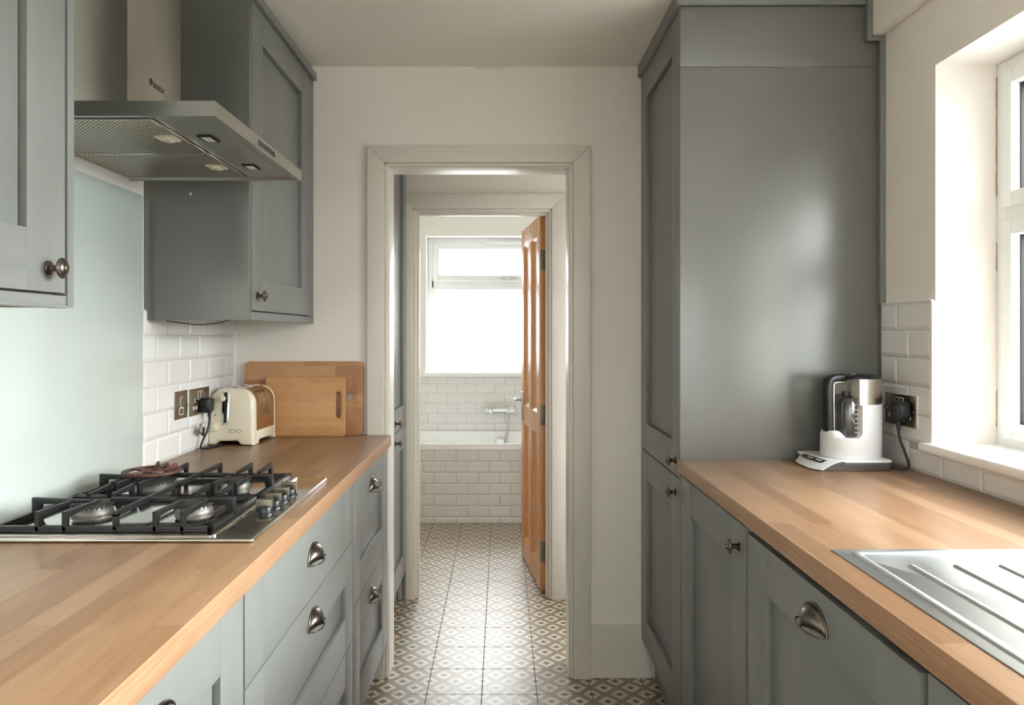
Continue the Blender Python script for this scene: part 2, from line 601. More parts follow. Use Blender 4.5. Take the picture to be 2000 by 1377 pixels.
# ------------------------------------------------------------------ key planes (metres, camera stands at x=0 y=0)
CEIL = 2.325
XL, XR = -1.016, 1.131           # kitchen side walls
YB = 2.765                        # kitchen end wall, near face
YB2 = 2.885
YP, YP2 = 3.58, 3.68              # wall between passage and bathroom
YE = 5.68                         # bathroom end wall
YN = -2.3                         # wall behind the viewpoint
ZL, ZR = 0.9245, 0.935            # worktop tops

# ------------------------------------------------------------------ room shell
def struct(name, mb, mats, label, cat, smooth=False):
    return solo(name, mb, mats, label, cat, kind='structure', smooth=smooth)

b = MB().box(-1.3, 1.5, YN - 0.1, 5.9, -0.08, 0.0)
struct('floor', b, M['floor'], 'patterned floor tiles of nested diamonds running from kitchen to bathroom', 'floor')
b = MB().box(-1.3, 1.5, YN - 0.1, 5.9, CEIL, CEIL + 0.1)
struct('ceiling', b, M['ceiling'], 'plain off-white painted ceiling over the kitchen', 'ceiling')
b = MB().box(XL - 0.15, XL, YN, 3.6, 0, CEIL)
wl = struct('wall_left', b, M['wall'], 'off-white wall behind the hob and toaster', 'wall')
# right wall with window opening
WY0, WY1, WZ0, WZ1 = 0.30, 1.892, 1.0, 2.008
XW = 1.131 + 0.40
b = MB().box(XR, XW, YN, WY0, 0, CEIL).box(XR, XW, WY1, 2.9, 0, CEIL).box(XR, XW, WY0, WY1, 0, WZ0).box(XR, XW, WY0, WY1, WZ1, CEIL)
wr = struct('wall_right', b, M['wall'], 'off-white wall with deep window opening above the drainer', 'wall')
# end wall with doorway
DX0, DX1, DZ = -0.4285, 0.2545, 1.938
b = MB().box(XL, DX0 - 0.02, YB, YB2, 0, CEIL).box(DX1 + 0.02, XR, YB, YB2, 0, CEIL).box(DX0 - 0.02, DX1 + 0.02, YB, YB2, DZ + 0.02, CEIL)
wb = struct('wall_back', b, M['wall'], 'off-white end wall around the open doorway, cracked along the ceiling', 'wall')
# hairline crack along the ceiling joint
cr = MB()
xs = [0.0 - 0.11 + i * 0.011 for i in range(9)]
cr.tube([(-0.107 + i * 0.011, YB - 0.0005, CEIL - 0.006 - 0.0012 * math.sin(i * 0.9) - (0.001 if 1 < i < 6 else 0)) for i in range(11)], 0.0006, 5)
part('crack', cr, M['stain'], wb)
# wall behind the camera, its unseen window added for fill light
RX, RZ0, RZ1 = 0.95, 0.80, 2.15
b = MB().box(XL, -RX, YN - 0.1, YN, 0, CEIL).box(RX, XR, YN - 0.1, YN, 0, CEIL).box(-RX, RX, YN - 0.1, YN, 0, RZ0).box(-RX, RX, YN - 0.1, YN, RZ1, CEIL)
struct('wall_front', b, M['wall'], 'off-white wall behind the viewpoint with an opening added for fill daylight', 'wall')
# passage and bathroom walls
b = MB().box(0.75, 0.85, YB2, 2.93, 0, CEIL).box(0.75, 0.85, 3.53, YP, 0, CEIL).box(0.75, 0.85, 2.93, 3.53, 2.05, CEIL)
struct('wall_passage_right', b, M['wall'], 'off-white side wall of the short passage beyond the doorway', 'wall')
PX0, PX1, PZ = -0.42, 0.2295, 1.903
b = MB().box(XL, PX0 - 0.02, YP, YP2, 0, CEIL).box(PX1 + 0.02, 0.95, YP, YP2, 0, CEIL).box(PX0 - 0.02, PX1 + 0.02, YP, YP2, PZ + 0.02, CEIL)
struct('wall_passage_back', b, M['wall'], 'off-white passage wall around the bathroom door frame', 'wall')
b = MB().box(-1.05, -0.95, YP2, YE, 0, CEIL)
struct('wall_bathroom_left', b, M['white'], 'white bathroom side wall at the left end of the bath', 'wall')
b = MB().box(0.75, 0.85, YP2, YE, 0, CEIL)
struct('wall_bathroom_right', b, M['white'], 'white bathroom side wall behind the open pine door', 'wall')
BX0, BX1, BZ0, BZ1 = -0.593, 0.50, 0.985, 2.068
b = MB().box(-1.05, BX0, YE, YE + 0.24, 0, CEIL).box(BX1, 0.85, YE, YE + 0.24, 0, CEIL).box(BX0, BX1, YE, YE + 0.24, 0, BZ0).box(BX0, BX1, YE, YE + 0.24, BZ1, CEIL)
wbath = struct('wall_bathroom_back', b, M['white'], 'white bathroom end wall tiled above the bath below the window', 'wall')

b = MB().box(XW, XW + 0.25, YN, YB2, 2.22, 2.30)  # unseen eave, added to hold high sky light off the reveal and sill
struct('shade_eave', b, M['fence'], 'unseen eave added to shade the kitchen window reveal and sill', 'shade_eave')
# boxed pipe along the top of the right wall
b = MB().prism([(1.093, CEIL - 0.001), (1.093, 2.199), (1.0975, 2.191), (1.105, 2.187), (1.125, 2.187), (1.1305, 2.19), (1.1305, CEIL - 0.001)], 'y', YN, 2.76)
struct('trim_3', b, M['wall'], 'boxed-in pipe along the top of the window wall', 'trim', smooth=True)
# baseboard
b = MB().prism([(0.566, 0.0), (0.566, 0.19), (0.566, 0.2), (0.334, 0.2), (0.334, 0.0)], 'y', YB - 0.001, YB - 0.017, bev=0.003)
struct('baseboard_back', b, M['trim'], 'tall off-white baseboard between doorway and tall grey cabinet', 'baseboard')

# ---- door surrounds
def surround(name, x0, x1, zt, y0, y1, wid, label, thick=0.025, right_w=None, bead=0.012):
    """Lining inside an opening plus architrave on the near side; one structure with two parts."""
    t = thing(name, label, 'door frame', ((x0 + x1) / 2, y0, 0), kind='structure')
    rw = right_w or wid
    li = MB().box(x0 - 0.022, x0, y0 - 0.004, y1, 0, zt + 0.022, 0.0015).box(x1, x1 + 0.022, y0 - 0.004, y1, 0, zt + 0.022, 0.0015).box(x0 - 0.001, x1 + 0.001, y0 - 0.0035, y1, zt, zt + 0.022, 0.0015)
    part('lining', li, M['trim'], t)
    ya, yb = y0 - thick, y0
    ar = MB()
    i0, i1, it = x0 - 0.004, x1 + 0.004, zt + 0.004
    o0, o1, ot = i0 - wid, i1 + rw, it + wid
    ar.prism([(o0, 0), (i0 - bead, 0), (i0 - bead, it + bead), (o0, ot)], 'y', ya, yb, bev=0.003)
    ar.prism([(o1, 0), (i1 + bead, 0), (i1 + bead, it + bead), (o1, ot)], 'y', ya, yb, bev=0.003)
    ar.prism([(o0, ot), (o1, ot), (i1 + bead, it + bead), (i0 - bead, it + bead)], 'y', ya, yb, bev=0.003)
    # rounded inner bead, set back
    for (p, q) in (((i0 - bead / 2, 0), (i0 - bead / 2, it + bead / 2)), ((i1 + bead / 2, 0), (i1 + bead / 2, it + bead / 2))):
        ar.box(p[0] - bead / 2, p[0] + bead / 2, ya + 0.009, yb, 0, it + bead / 2, 0.004)
    ar.box(i0 - bead / 2, i1 + bead / 2, ya + 0.009, yb, it, it + bead, 0.004)
    part('architrave', ar, M['trim'], t)
    return t
surround('trim_1', DX0, DX1, DZ, YB, YB2, 0.077, 'off-white gloss frame around the open kitchen doorway')
s2 = surround('trim_2', PX0, PX1, PZ, YP, YP2, 0.085, 'off-white frame around the bathroom door beyond the passage')
st = MB().box(PX0, PX0 + 0.012, YP + 0.01, YP + 0.045, 0, PZ, 0.002).box(PX1 - 0.012, PX1, YP + 0.01, YP + 0.045, 0, PZ, 0.002).box(PX0 + 0.012, PX1 - 0.012, YP + 0.01, YP + 0.045, PZ - 0.012, PZ, 0.002)
part('door_stop', st, M['trim'], s2)

# ------------------------------------------------------------------ wall tiles (bevelled metro tiles as real relief)
def tile_field(rects, plane, base, thick, bev=0.009, face=+1):
    """rects: (a0,a1,z0,z1) in plane coordinates. plane 'x' (a = y) or 'y' (a = x)."""
    mb = MB()
    for (a0, a1, z0, z1) in rects:
        g = 0.001
        a0, a1, z0, z1 = a0 + g, a1 - g, z0 + g, z1 - g
        w = min(bev, (a1 - a0) * 0.3, (z1 - z0) * 0.3)
        def P(a, h, z):
            return (base + face * h, a, z) if plane == 'x' else (a, base + face * h, z)
        vs = []
        for (h, e) in ((0.0, 0), (thick * 0.55, 0), (thick, w)):
            vs.append([mb.bm.verts.new(P(*q)) for q in ((a0 + e, h, z0 + e), (a1 - e, h, z0 + e), (a1 - e, h, z1 - e), (a0 + e, h, z1 - e))])
        for u, v in zip(vs, vs[1:]):
            for i in range(4):
                mb.bm.faces.new((u[i], u[(i + 1) % 4], v[(i + 1) % 4], v[i]))
        mb.bm.faces.new(vs[-1])
    bmesh.ops.recalc_face_normals(mb.bm, faces=mb.bm.faces)
    return mb
def rows(a_lo, a_hi, z_lo, z_hi, z0, pitch, w, off_even, off_odd, k0=0):
    out = []
    k = 0
    z = z0
    while z < z_hi - 0.004:
        zt = min(z + pitch, z_hi)
        o = off_even if (k + k0) % 2 == 0 else off_odd
        n = math.floor((a_lo - o) / w)
        a = o + n * w
        while a < a_hi - 0.002:
            p, q = max(a, a_lo), min(a + w, a_hi)
            if q - p > 0.006:
                out.append((p, q, max(z, z_lo), zt))
            a += w
        z += pitch
        k += 1
    return out
# left splashback tiles
rc = rows(2.037, 2.733, ZL, 1.376, ZL + 0.002, 0.0751, 0.15, 2.116, 2.191)
part('metro_tiles', tile_field(rc, 'x', XL + 0.003, 0.007), M['tile'], wl, smooth=False)
part('grout_bed', MB().box(XL - 0.001, XL + 0.0065, 2.037, 2.735, ZL, 1.376), M['grout'], wl, smooth=False)
part('tile_trim', MB().box(XL, XL + 0.011, 2.7345, 2.7425, ZL, 1.376, 0.003), M['upvc'], wl)
# right tiles beside window and under sill
rc = []
z = ZR + 0.001
for k in range(6):
    j = 2.06 if k % 2 == 1 else 2.0
    zt = z + 0.0765
    if k == 0:
        j2 = 2.0
        rc += [(2.0, 2.1505, z, zt)]
        a = 2.0
        while a > -0.4:
            rc.append((a - 0.1535, a, z, min(zt, 0.9945)) if a < 1.95 else (a - 0.152, a, z, min(zt, 0.9945)))
            a -= 0.152
    else:
        rc += [(j, 2.1505, z, zt), (1.8985, j, z, zt)]
    z = zt
part('metro_tiles', tile_field(rc, 'x', XR - 0.003, 0.007, face=-1), M['tile'], wr, smooth=False)
part('grout_bed', MB().box(XR - 0.0065, XR + 0.001, 1.895, 2.151, ZR, 1.3945).box(XR - 0.0065, XR + 0.001, -0.4, 1.895, ZR, 0.9945), M['grout'], wr, smooth=False)
part('tile_edge_filler', MB().box(XR - 0.012, XR, 1.888, 1.8975, 1.022, 1.3945, 0.003).box(XR - 0.010, XR, 1.8975, 2.151, 1.394, 1.3975, 0.0015), M['white'], wr)
# bathroom tiles
rc = rows(-0.95, 0.75, 0.54, 0.965, 0.5285, 0.0762, 0.1505, -0.654, -0.579, 0)
rc = [(a, c, max(z0, 0.54), z1) for (a, c, z0, z1) in rc if z1 > 0.545]
part('metro_tiles', tile_field(rc, 'y', YE - 0.003, 0.007, face=-1), M['tile'], wbath, smooth=False)
part('grout_bed', MB().box(-0.95, 0.75, YE - 0.0065, YE + 0.001, 0.53, 0.965), M['grout'], wbath, smooth=False)

# ------------------------------------------------------------------ windows
def frame_rect(mb, plane, p0, p1, a0, a1, z0, z1, w, bev=0.004, mat=0):
    def bx(A0, A1, Z0, Z1):
        if plane == 'x':
            mb.box(p0, p1, A0, A1, Z0, Z1, bev, mat)
        else:
            mb.box(A0, A1, p0, p1, Z0, Z1, bev, mat)
    bx(a0, a0 + w, z0, z1)
    bx(a1 - w, a1, z0, z1)
    bx(a0 + w - 0.0005, a1 - w + 0.0005, z0, z0 + w)
    bx(a0 + w - 0.0005, a1 - w + 0.0005, z1 - w, z1)
    return mb
# kitchen window
w1 = thing('window_1', 'white plastic framed kitchen window above the sink drainer', 'window', (XR + 0.2, 1.0, 1.0), kind='structure')
fx0, fx1 = 1.290, 1.355
f = MB()
frame_rect(f, 'x', fx0, fx1, WY0, WY1, 1.01, WZ1, 0.037, 0.005)
for ym in (1.09,):
    f.box(fx0, fx1, ym - 0.03, ym + 0.03, 1.03, 1.98, 0.005)
ZT = 1.612
f.box(fx0, fx1, WY0 + 0.03, WY1 - 0.03, ZT - 0.022, ZT + 0.022, 0.005)
part('window_frame', f, M['upvc'], w1)
for (ya, yb) in ((WY0 + 0.03, 1.067), (1.113, WY1 - 0.03)):
    for (za, zb) in ((1.04, ZT - 0.016), (ZT + 0.016, WZ1 - 0.03)):
        s = frame_rect(MB(), 'x', fx0 - 0.012, fx1 - 0.01, ya, yb, za, zb, 0.04, 0.007)
        so = part('sash', s, M['upvc'], w1)
        part('gasket', frame_rect(MB(), 'x', fx0 + 0.012, fx1 - 0.015, ya + 0.038, yb - 0.038, za + 0.038, zb - 0.038, 0.006, 0), M['black'], so)
        part('glass_pane', MB().box(fx0 + 0.022, fx0 + 0.027, ya + 0.038, yb - 0.038, za + 0.038, zb - 0.038), M['glass'], so)
hd = MB().box(fx0 - 0.05, fx0 - 0.012, 0.985, 0.999, 1.30, 1.32, 0.004).box(fx0 - 0.055, fx0 - 0.042, 0.98, 1.0, 1.30, 1.42, 0.005)
part('window_handle', hd, M['upvc'], w1)
sl = MB().box(1.098, 1.31, WY0 - 0.03, 1.921, 0.9955, 1.0225, 0.012, seg=4)
part('window_sill', sl, M['sill'], w1)
# brown cracked joint where the frame meets the reveal
jt = MB()
pts = []
for i in range(40):
    z = 1.04 + i * 0.024
    pts.append((fx0 + 0.001 - 0.0015 * (1 + math.sin(i * 2.1)) * 0.5, WY1 - 0.0008, z))
jt.tube(pts[26:], 0.0010, 5)
jt.tube(pts[18:22], 0.0007, 5)
jt.tube(pts[1:6], 0.0009, 5)
part('sealant_crack', jt, M['stain'], w1)
# bathroom window
w2 = thing('window_2', 'white plastic framed frosted bathroom window above the bath', 'window', (0, YE, 1.0), kind='structure')
fy0, fy1 = YE + 0.13, YE + 0.195
ZM = 1.70
f = frame_rect(MB(), 'y', fy0, fy1, BX0, BX1, 1.0, BZ1, 0.05, 0.005)
f.box(BX0 + 0.03, BX1 - 0.03, fy0, fy1, ZM - 0.032, ZM + 0.032, 0.005)
part('window_frame', f, M['upvc'], w2)
s = frame_rect(MB(), 'y', fy0 - 0.014, fy1 - 0.01, BX0 + 0.045, BX1 - 0.045, ZM + 0.022, BZ1 - 0.043, 0.048, 0.007)
so = part('sash', s, M['upvc'], w2)
part('glass_pane', MB().box(BX0 + 0.09, BX1 - 0.09, fy0 + 0.02, fy0 + 0.026, ZM + 0.066, BZ1 - 0.088), M['frost'], so)
part('glass_pane', MB().box(BX0 + 0.045, BX1 - 0.045, fy0 + 0.02, fy0 + 0.026, 1.045, ZM - 0.028), M['frost'], w2)
bd = frame_rect(MB(), 'y', fy0 + 0.004, fy0 + 0.018, BX0 + 0.046, BX1 - 0.046, 1.046, ZM - 0.028, 0.016, 0.005)
part('glazing_bead', bd, M['upvc'], w2)
h = MB().box(0.0, 0.025, fy0 - 0.035, fy0 - 0.014, ZM + 0.038, ZM + 0.054, 0.004).box(-0.01, 0.13, fy0 - 0.045, fy0 - 0.031, ZM + 0.04, ZM + 0.052, 0.004)
part('window_handle', h, M['chrome'], w2)
v = MB().box(-0.13, 0.19, fy0 - 0.022, fy0 - 0.010, BZ1 - 0.056, BZ1 - 0.03, 0.004)
part('trickle_vent', v, M['upvc'], w2)
sl = MB().box(BX0 - 0.02, BX1 + 0.02, YE - 0.03, fy0 + 0.01, 0.966, 0.9995, 0.006)
part('window_sill', sl, M['upvc'], w2)
w3 = thing('fill_window', 'unseen white framed window added behind the viewpoint for fill daylight', 'window', (0, YN, RZ0), kind='structure')  # out of view, added to brighten the surfaces facing the camera
part('window_frame', frame_rect(MB(), 'y', YN - 0.09, YN - 0.03, -RX, RX, RZ0, RZ1, 0.055, 0.004), M['upvc'], w3)
part('glass_pane', MB().box(-RX + 0.05, RX - 0.05, YN - 0.065, YN - 0.06, RZ0 + 0.05, RZ1 - 0.05), M['glass'], w3)
# glazed back door in the side of the passage (round the corner from the camera)
d2_ = thing('door_2', 'white glazed back door in the side wall of the passage', 'door', (0.8, 3.23, 0), kind='structure')
f = MB().box(0.78, 0.825, 2.935, 3.035, 0.005, 2.045, 0.003).box(0.78, 0.825, 3.425, 3.525, 0.005, 2.045, 0.003).box(0.78, 0.825, 3.0345, 3.4255, 0.005, 0.25, 0.003).box(0.78, 0.825, 3.0345, 3.4255, 1.945, 2.045, 0.003)
part('door_frame', f, M['upvc'], d2_)
part('glass_pane', MB().box(0.80, 0.806, 3.034, 3.426, 0.249, 1.946), M['frost_d'], d2_)
# neighbouring boundary wall outside the kitchen window
b = MB().box(6.0, 6.15, -6.0, 16.0, -0.3, 1.5)
struct('wall_garden', b, M['fence'], 'grey boundary wall outside the kitchen window', 'wall')

# ------------------------------------------------------------------ cabinet parts
def knob_mesh():
    mb = MB()
    mb.lathe([(0.0, 0.0), (0.0115, 0.0), (0.0115, 0.002), (0.0085, 0.004), (0.0058, 0.0055), (0.0052, 0.010), (0.006, 0.0165), (0.009, 0.0195), (0.0155, 0.0205),
              (0.0165, 0.0222), (0.0158, 0.024), (0.0125, 0.0247), (0.0118, 0.0262), (0.0085, 0.0268), (0.0062, 0.0285), (0.0058, 0.0305), (0.0, 0.0325)], axis='x', seg=28)
    return mesh_only('cabinet_knob_mesh', mb, M['pewter'], 50)
def cup_mesh():
    """Half-dome cup pull, back plane at x=0, dome towards +x, open below, half width .047."""
    t = bmesh.new()
    a, b_, c = 0.044, 0.026, 0.036
    nu, nv = 20, 10
    grid = []
    for i in range(nu + 1):
        th = PI * i / nu
        row = []
        for j in range(nv + 1):
            ph = (PI / 2) * j / nv
            # th sweeps left-right over the top; ph from back plane to the front lip
            y = -a * math.cos(th) * (math.cos(ph) ** 0.75 if math.cos(ph) > 0 else 0)
            zz = c * math.sin(th) ** 0.9 * math.cos(ph) if math.sin(th) > 0 else 0
            x = b_ * math.sin(ph) * (0.25 + 0.75 * math.sin(th) ** 0.5 if math.sin(th) > 0 else 0.25)
            row.append(t.verts.new((x, y, zz)))
        grid.append(row)
    for i in range(nu):
        for j in range(nv):
            try:
                t.faces.new((grid[i][j], grid[i + 1][j], grid[i + 1][j + 1], grid[i][j + 1]))
            except ValueError:
                pass
    bmesh.ops.remove_doubles(t, verts=t.verts, dist=0.0002)
    bmesh.ops.recalc_face_normals(t, faces=t.faces)
    bmesh.ops.solidify(t, geom=t.faces[:], thickness=0.0016)
    mb = MB()
    mb._merge(t)
    # flange against the door and a rolled lip
    pts = [(0.0015, -0.0475 * math.cos(PI * i / 24), 0.0395 * math.sin(PI * i / 24) - 0.001) for i in range(25)]
    mb.tube(pts, 0.0026, 8)
    lip = [(0.002 + 0.0245 * math.sin(PI * i / 24) ** 0.7, -0.0455 * math.cos(PI * i / 24), -0.0005) for i in range(25)]
    mb.tube(lip, 0.0016, 8)
    return mesh_only('cup_pull_mesh', mb, M['pewter'], 60)
KNOB, CUP = knob_mesh(), cup_mesh()

def shaker(x, d, y0, y1, z0, z1, stile=0.098, rail=0.094, thick=0.022, recess=0.012, slab=False):
    """Door or drawer front whose outer face is at x and looks towards d (+1/-1)."""
    mb = MB()
    xa, xb = x, x - d * thick
    bv = 0.0011
    lo, hi = min(xa, xb), max(xa, xb)
    mb.box(lo, hi, y0, y0 + stile, z0, z1, bv, 0)
    mb.box(lo, hi, y1 - stile, y1, z0, z1, bv, 0)
    if slab:
        mb.box(lo, hi, y0 + stile, y1 - stile, z0, z1, bv, 1)
    else:
        mb.box(lo, hi, y0 + stile, y1 - stile, z1 - rail, z1, bv, 1)
        mb.box(lo, hi, y0 + stile, y1 - stile, z0, z0 + rail, bv, 1)
        # the panel floats in its frame with a narrow groove all round, over a thin backing
        xr0, xr1 = sorted((x - d * recess, x - d * (recess + 0.0065)))
        g = 0.0022
        mb.box(xr0, xr1, y0 + stile + g, y1 - stile - g, z0 + rail + g, z1 - rail - g, 0.0006, 0)
        xk0, xk1 = sorted((x - d * (recess + 0.0065), xb))
        mb.box(xk0, xk1, y0 + stile - 0.002, y1 - stile + 0.002, z0 + rail - 0.002, z1 - rail + 0.002, 0, 0)
    return mb
GM = [M['gv'], M['gh']]

XF = -0.430           # face of the left base fronts
XFR = 0.530           # face of the right fronts
PL = 0.15
def knob(parent, x, d, y, z):
    return inst(KNOB, 'knob', parent, (x, y, z), (0, 0, 0 if d > 0 else PI))
def cup(parent, x, d, y, z):
    return inst(CUP, 'cup_handle', parent, (x, y, z), (0, 0, 0 if d > 0 else PI))

GRP_L = 'grey base cabinets under the left worktop'
def base_left(y0, y1, label, fronts, tops=None):
    t = thing('base_cabinet', label, 'cabinet', ((XL + XF) / 2, (y0 + y1) / 2, 0), GRP_L)
    part('carcass', MB().box(XL + 0.002, XF - 0.024, y0 + 0.001, y1 - 0.001, PL, ZL - 0.0425), M['carcass'], t, smooth=False)
    part('plinth', MB().box(XF - 0.075, XF - 0.058, y0, y1, 0.0, PL - 0.001), M['gh'], t, smooth=False)
    for (za, zb, slab, hz) in fronts:
        fr = part('drawer', shaker(XF, 1, y0 + 0.0015, y1 - 0.0015, za, zb, slab=slab), GM, t)
        cup(fr, XF, 1, (y0 + y1) / 2, hz)
    return t
base_left(1.213, 2.095, 'wide grey three-drawer cabinet with cup handles under the hob',
          [(0.712, 0.879, True, 0.793), (0.429, 0.709, False, 0.645), (0.152, 0.426, False, 0.362)])
base_left(2.099, 2.703, 'narrow grey two-drawer cabinet beside the doorway, under the toaster end of the worktop',
          [(0.516, 0.879, False, 0.793), (0.152, 0.513, False, 0.432)])
base_left(0.607, 1.209, 'grey cabinet nearest the viewer on the hob side, handle just showing at the bottom edge',
          [(0.516, 0.879, False, 0.804), (0.152, 0.513, False, 0.432)])
b = MB().box(XF - 0.02, XF - 0.001, 2.7045, 2.739, 0.152, 0.879, 0.001).box(XF - 0.075, XF - 0.058, 2.7035, 2.739, 0.0, 0.149)
solo('filler_panel', b, M['gv'], 'slim grey filler strip between drawer cabinet and doorway frame', 'panel')

def worktop(name, pts, z0, z1, front_x, label):
    mb = MB().prism(pts, 'z', z0, z1, bev=0.0025)
    o = solo(name, mb, [M['oak'], M['oak_edge']], label, 'worktop')
    for p in o.data.polygons:
        c = p.center + o.location
        if abs(p.normal.z) < 0.5:
            p.material_index = 1
    return o
worktop('worktop', [(XL + 0.001, -0.4), (-0.418, -0.4), (-0.418, 2.7385), (-0.5125, 2.7385), (-0.5125, YB - 0.001), (XL + 0.001, YB - 0.001)], ZL - 0.041, ZL, -0.418,
        'oak block worktop carrying the gas hob and toaster')
worktop('worktop', [(0.521, -0.4), (XR - 0.0005, -0.4), (XR - 0.0005, 2.1505), (0.521, 2.1505)], ZR - 0.039, ZR, 0.521,
        'oak block worktop carrying the kettle and steel drainer')

# right side
b = thing('base_cabinet', 'single-door grey cabinet with round knob under the kettle worktop', 'cabinet', (0.83, 1.86, 0), 'grey base cabinets under the right worktop')
part('carcass', MB().box(XFR + 0.024, XR - 0.002, 1.578, 2.149, PL, ZR - 0.041), M['carcass'], b, smooth=False)
part('plinth', MB().box(XFR + 0.05, XFR + 0.066, 1.576, 2.15, 0, PL - 0.001), M['gh'], b, smooth=False)
dr = part('door', shaker(XFR, -1, 1.5775, 2.146, 0.152, 0.887), GM, b)
knob(dr, XFR, -1, 1.622, 0.833)
b = thing('dishwasher', 'built-in dishwasher behind a grey panelled front with cup handle', 'dishwasher', (0.83, 1.24, 0))
part('casing', MB().box(XFR + 0.03, XR - 0.002, 0.918, 1.552, PL, ZR - 0.06), M['shadowgap'], b, smooth=False)
part('plinth', MB().box(XFR + 0.05, XFR + 0.066, 0.912, 1.576, 0, PL - 0.001), M['gh'], b, smooth=False)
dr = part('door', shaker(XFR - 0.002, -1, 0.917, 1.5575, 0.152, 0.880, stile=0.101), GM, b)
cup(dr, XFR - 0.002, -1, 1.222, 0.815)
b = thing('base_cabinet', 'grey sink cabinet in front of the drainer, cut off by the lower right edge', 'cabinet', (0.83, 0.6, 0), 'grey base cabinets under the right worktop')
part('carcass', MB().box(XFR + 0.024, XR - 0.002, 0.282, 0.896, PL, 0.74), M['carcass'], b, smooth=False)
part('plinth', MB().box(XFR + 0.05, XFR + 0.066, 0.28, 0.911, 0, PL - 0.001), M['gh'], b, smooth=False)
dr = part('door', shaker(XFR, -1, 0.283, 0.9025, 0.152, 0.887), GM, b)
knob(dr, XFR, -1, 0.33, 0.833)

# tall unit
TY0 = 2.151
tu = thing('tall_cabinet', 'tall dark grey two-door cabinet from floor to ceiling right of the doorway', 'cabinet', (0.83, 2.46, 0))
part('carcass', MB().box(XFR + 0.023, 1.09, TY0 + 0.02, YB - 0.002, PL, 2.27), M['carcass'], tu, smooth=False)
part('plinth', MB().box(XFR + 0.05, XFR + 0.066, TY0 + 0.002, YB - 0.018, 0, PL - 0.001), M['gh'], tu, smooth=False)
d1 = part('door', shaker(XFR, -1, 2.166, 2.7585, 0.876, 2.274, rail=0.1, stile=0.1), GM, tu)
knob(d1, XFR, -1, 2.214, 0.921)
d2 = part('door', shaker(XFR, -1, 2.166, 2.7585, 0.152, 0.872, rail=0.1, stile=0.1), GM, tu)
knob(d2, XFR, -1, 2.214, 0.824)
ep = MB().box(XFR - 0.001, XR - 0.016, TY0, TY0 + 0.012, 0.0, 2.0985, 0.0008)
ep.prism([(XFR - 0.001, 2.0993), (XR - 0.016, 2.0993), (XR - 0.016, 2.170), (1.077, 2.170), (1.077, 2.2775), (XFR - 0.001, 2.2775)], 'y', TY0, TY0 + 0.012, bev=0.0008)
part('end_panel', ep, M['gp'], tu)
sc = MB().prism([(1.115, 1.397), (1.1305, 1.397), (1.1305, 2.1865), (1.115, 2.171)], 'y', TY0 - 0.016, TY0 + 0.004, bev=0.0006)
sc.prism([(1.115, 2.1706), (1.1305, 2.1862), (1.0926, 2.1862), (1.077, 2.1706)], 'y', TY0 - 0.0155, TY0 + 0.004, bev=0.0006)
sc.prism([(1.077, 2.171), (1.0926, 2.1866), (1.0926, CEIL - 0.001), (1.077, CEIL - 0.001)], 'y', TY0 - 0.016, TY0 + 0.004, bev=0.0006)
part('scribe_strip', sc, M['gv'], tu)
co = MB().prism([(XFR - 0.004, 2.2795), (XFR - 0.012, 2.285), (XFR - 0.012, CEIL - 0.004), (XFR + 0.02, CEIL - 0.004), (XFR + 0.02, 2.2795)], 'y', TY0 - 0.008, YB - 0.002, bev=0.0008)
co.box(XFR + 0.0, 1.0765, TY0 - 0.008, TY0 + 0.012, 2.2805, CEIL - 0.004, 0.001)
part('cornice', co, M['gh'], tu)

# passage tall unit (left, beyond the doorway)
pu = thing('tall_cabinet', 'tall grey two-door cabinet in the passage seen through the left of the doorway', 'cabinet', (-0.74, 3.22, 0))
XPF = -0.468
part('carcass', MB().box(XL + 0.003, XPF - 0.023, YB2 + 0.004, YP - 0.002, PL, 2.30), M['carcass'], pu, smooth=False)
part('plinth', MB().box(XPF - 0.06, XPF - 0.045, YB2 + 0.004, YP - 0.03, 0, PL - 0.001), M['gh'], pu, smooth=False)
for (za, zb, zk) in ((0.868, 2.29, 0.91), (0.152, 0.864, 0.823)):
    d = part('door', shaker(XPF, 1, 2.95, 3.545, za, zb, rail=0.1, stile=0.1), GM, pu)
    knob(d, XPF, 1, 3.0 + 0.19, zk)
part('filler_strip', MB().box(XPF - 0.02, XPF - 0.002, 3.547, YP - 0.027, 0.0, 2.29, 0.001), M['gv'], pu)

# upper cabinets
XU = -0.716
GRP_U = 'grey wall cabinets on the hob side'
def upper(y0, y1, label, dy0, dy1, ky, kz, endp):
    t = thing('wall_cabinet', label, 'cabinet', ((XL + XU) / 2, (y0 + y1) / 2, 1.346), GRP_U)
    part('carcass', MB().box(XL + 0.001, XU - 0.023, y0 + 0.02, y1 - 0.002, 1.372, 2.27), M['carcass'], t, smooth=False)
    d = part('door', shaker(XU, 1, dy0, dy1, 1.3745, 2.266, rail=0.095, stile=0.096), GM, t)
    knob(d, XU, 1, ky, kz)
    return t
u1 = upper(2.058, YB - 0.002, 'grey wall cabinet right of the cooker hood above the toaster', 2.080, 2.697, 2.125, 1.418, 0)
part('end_panel', MB().box(XL + 0.001, XU - 0.0005, 2.058, 2.0775, 1.346, 2.27, 0.0008), M['gp'], u1)
part('filler_strip', MB().box(XU - 0.02, XU - 0.001, 2.699, YB - 0.002, 1.372, 2.268, 0.001), M['gv'], u1)
part('pelmet', MB().box(XU - 0.02, XU - 0.0008, 2.0778, YB - 0.002, 1.346, 1.3705, 0.001), M['gh'], u1)
part('cornice', MB().box(XU - 0.03, XU + 0.012, 2.052, YB - 0.002, 2.269, 2.294, 0.0015).box(XL + 0.002, XU - 0.03, 2.052, 2.074, 2.2705, 2.294, 0.0015), M['gh'], u1)
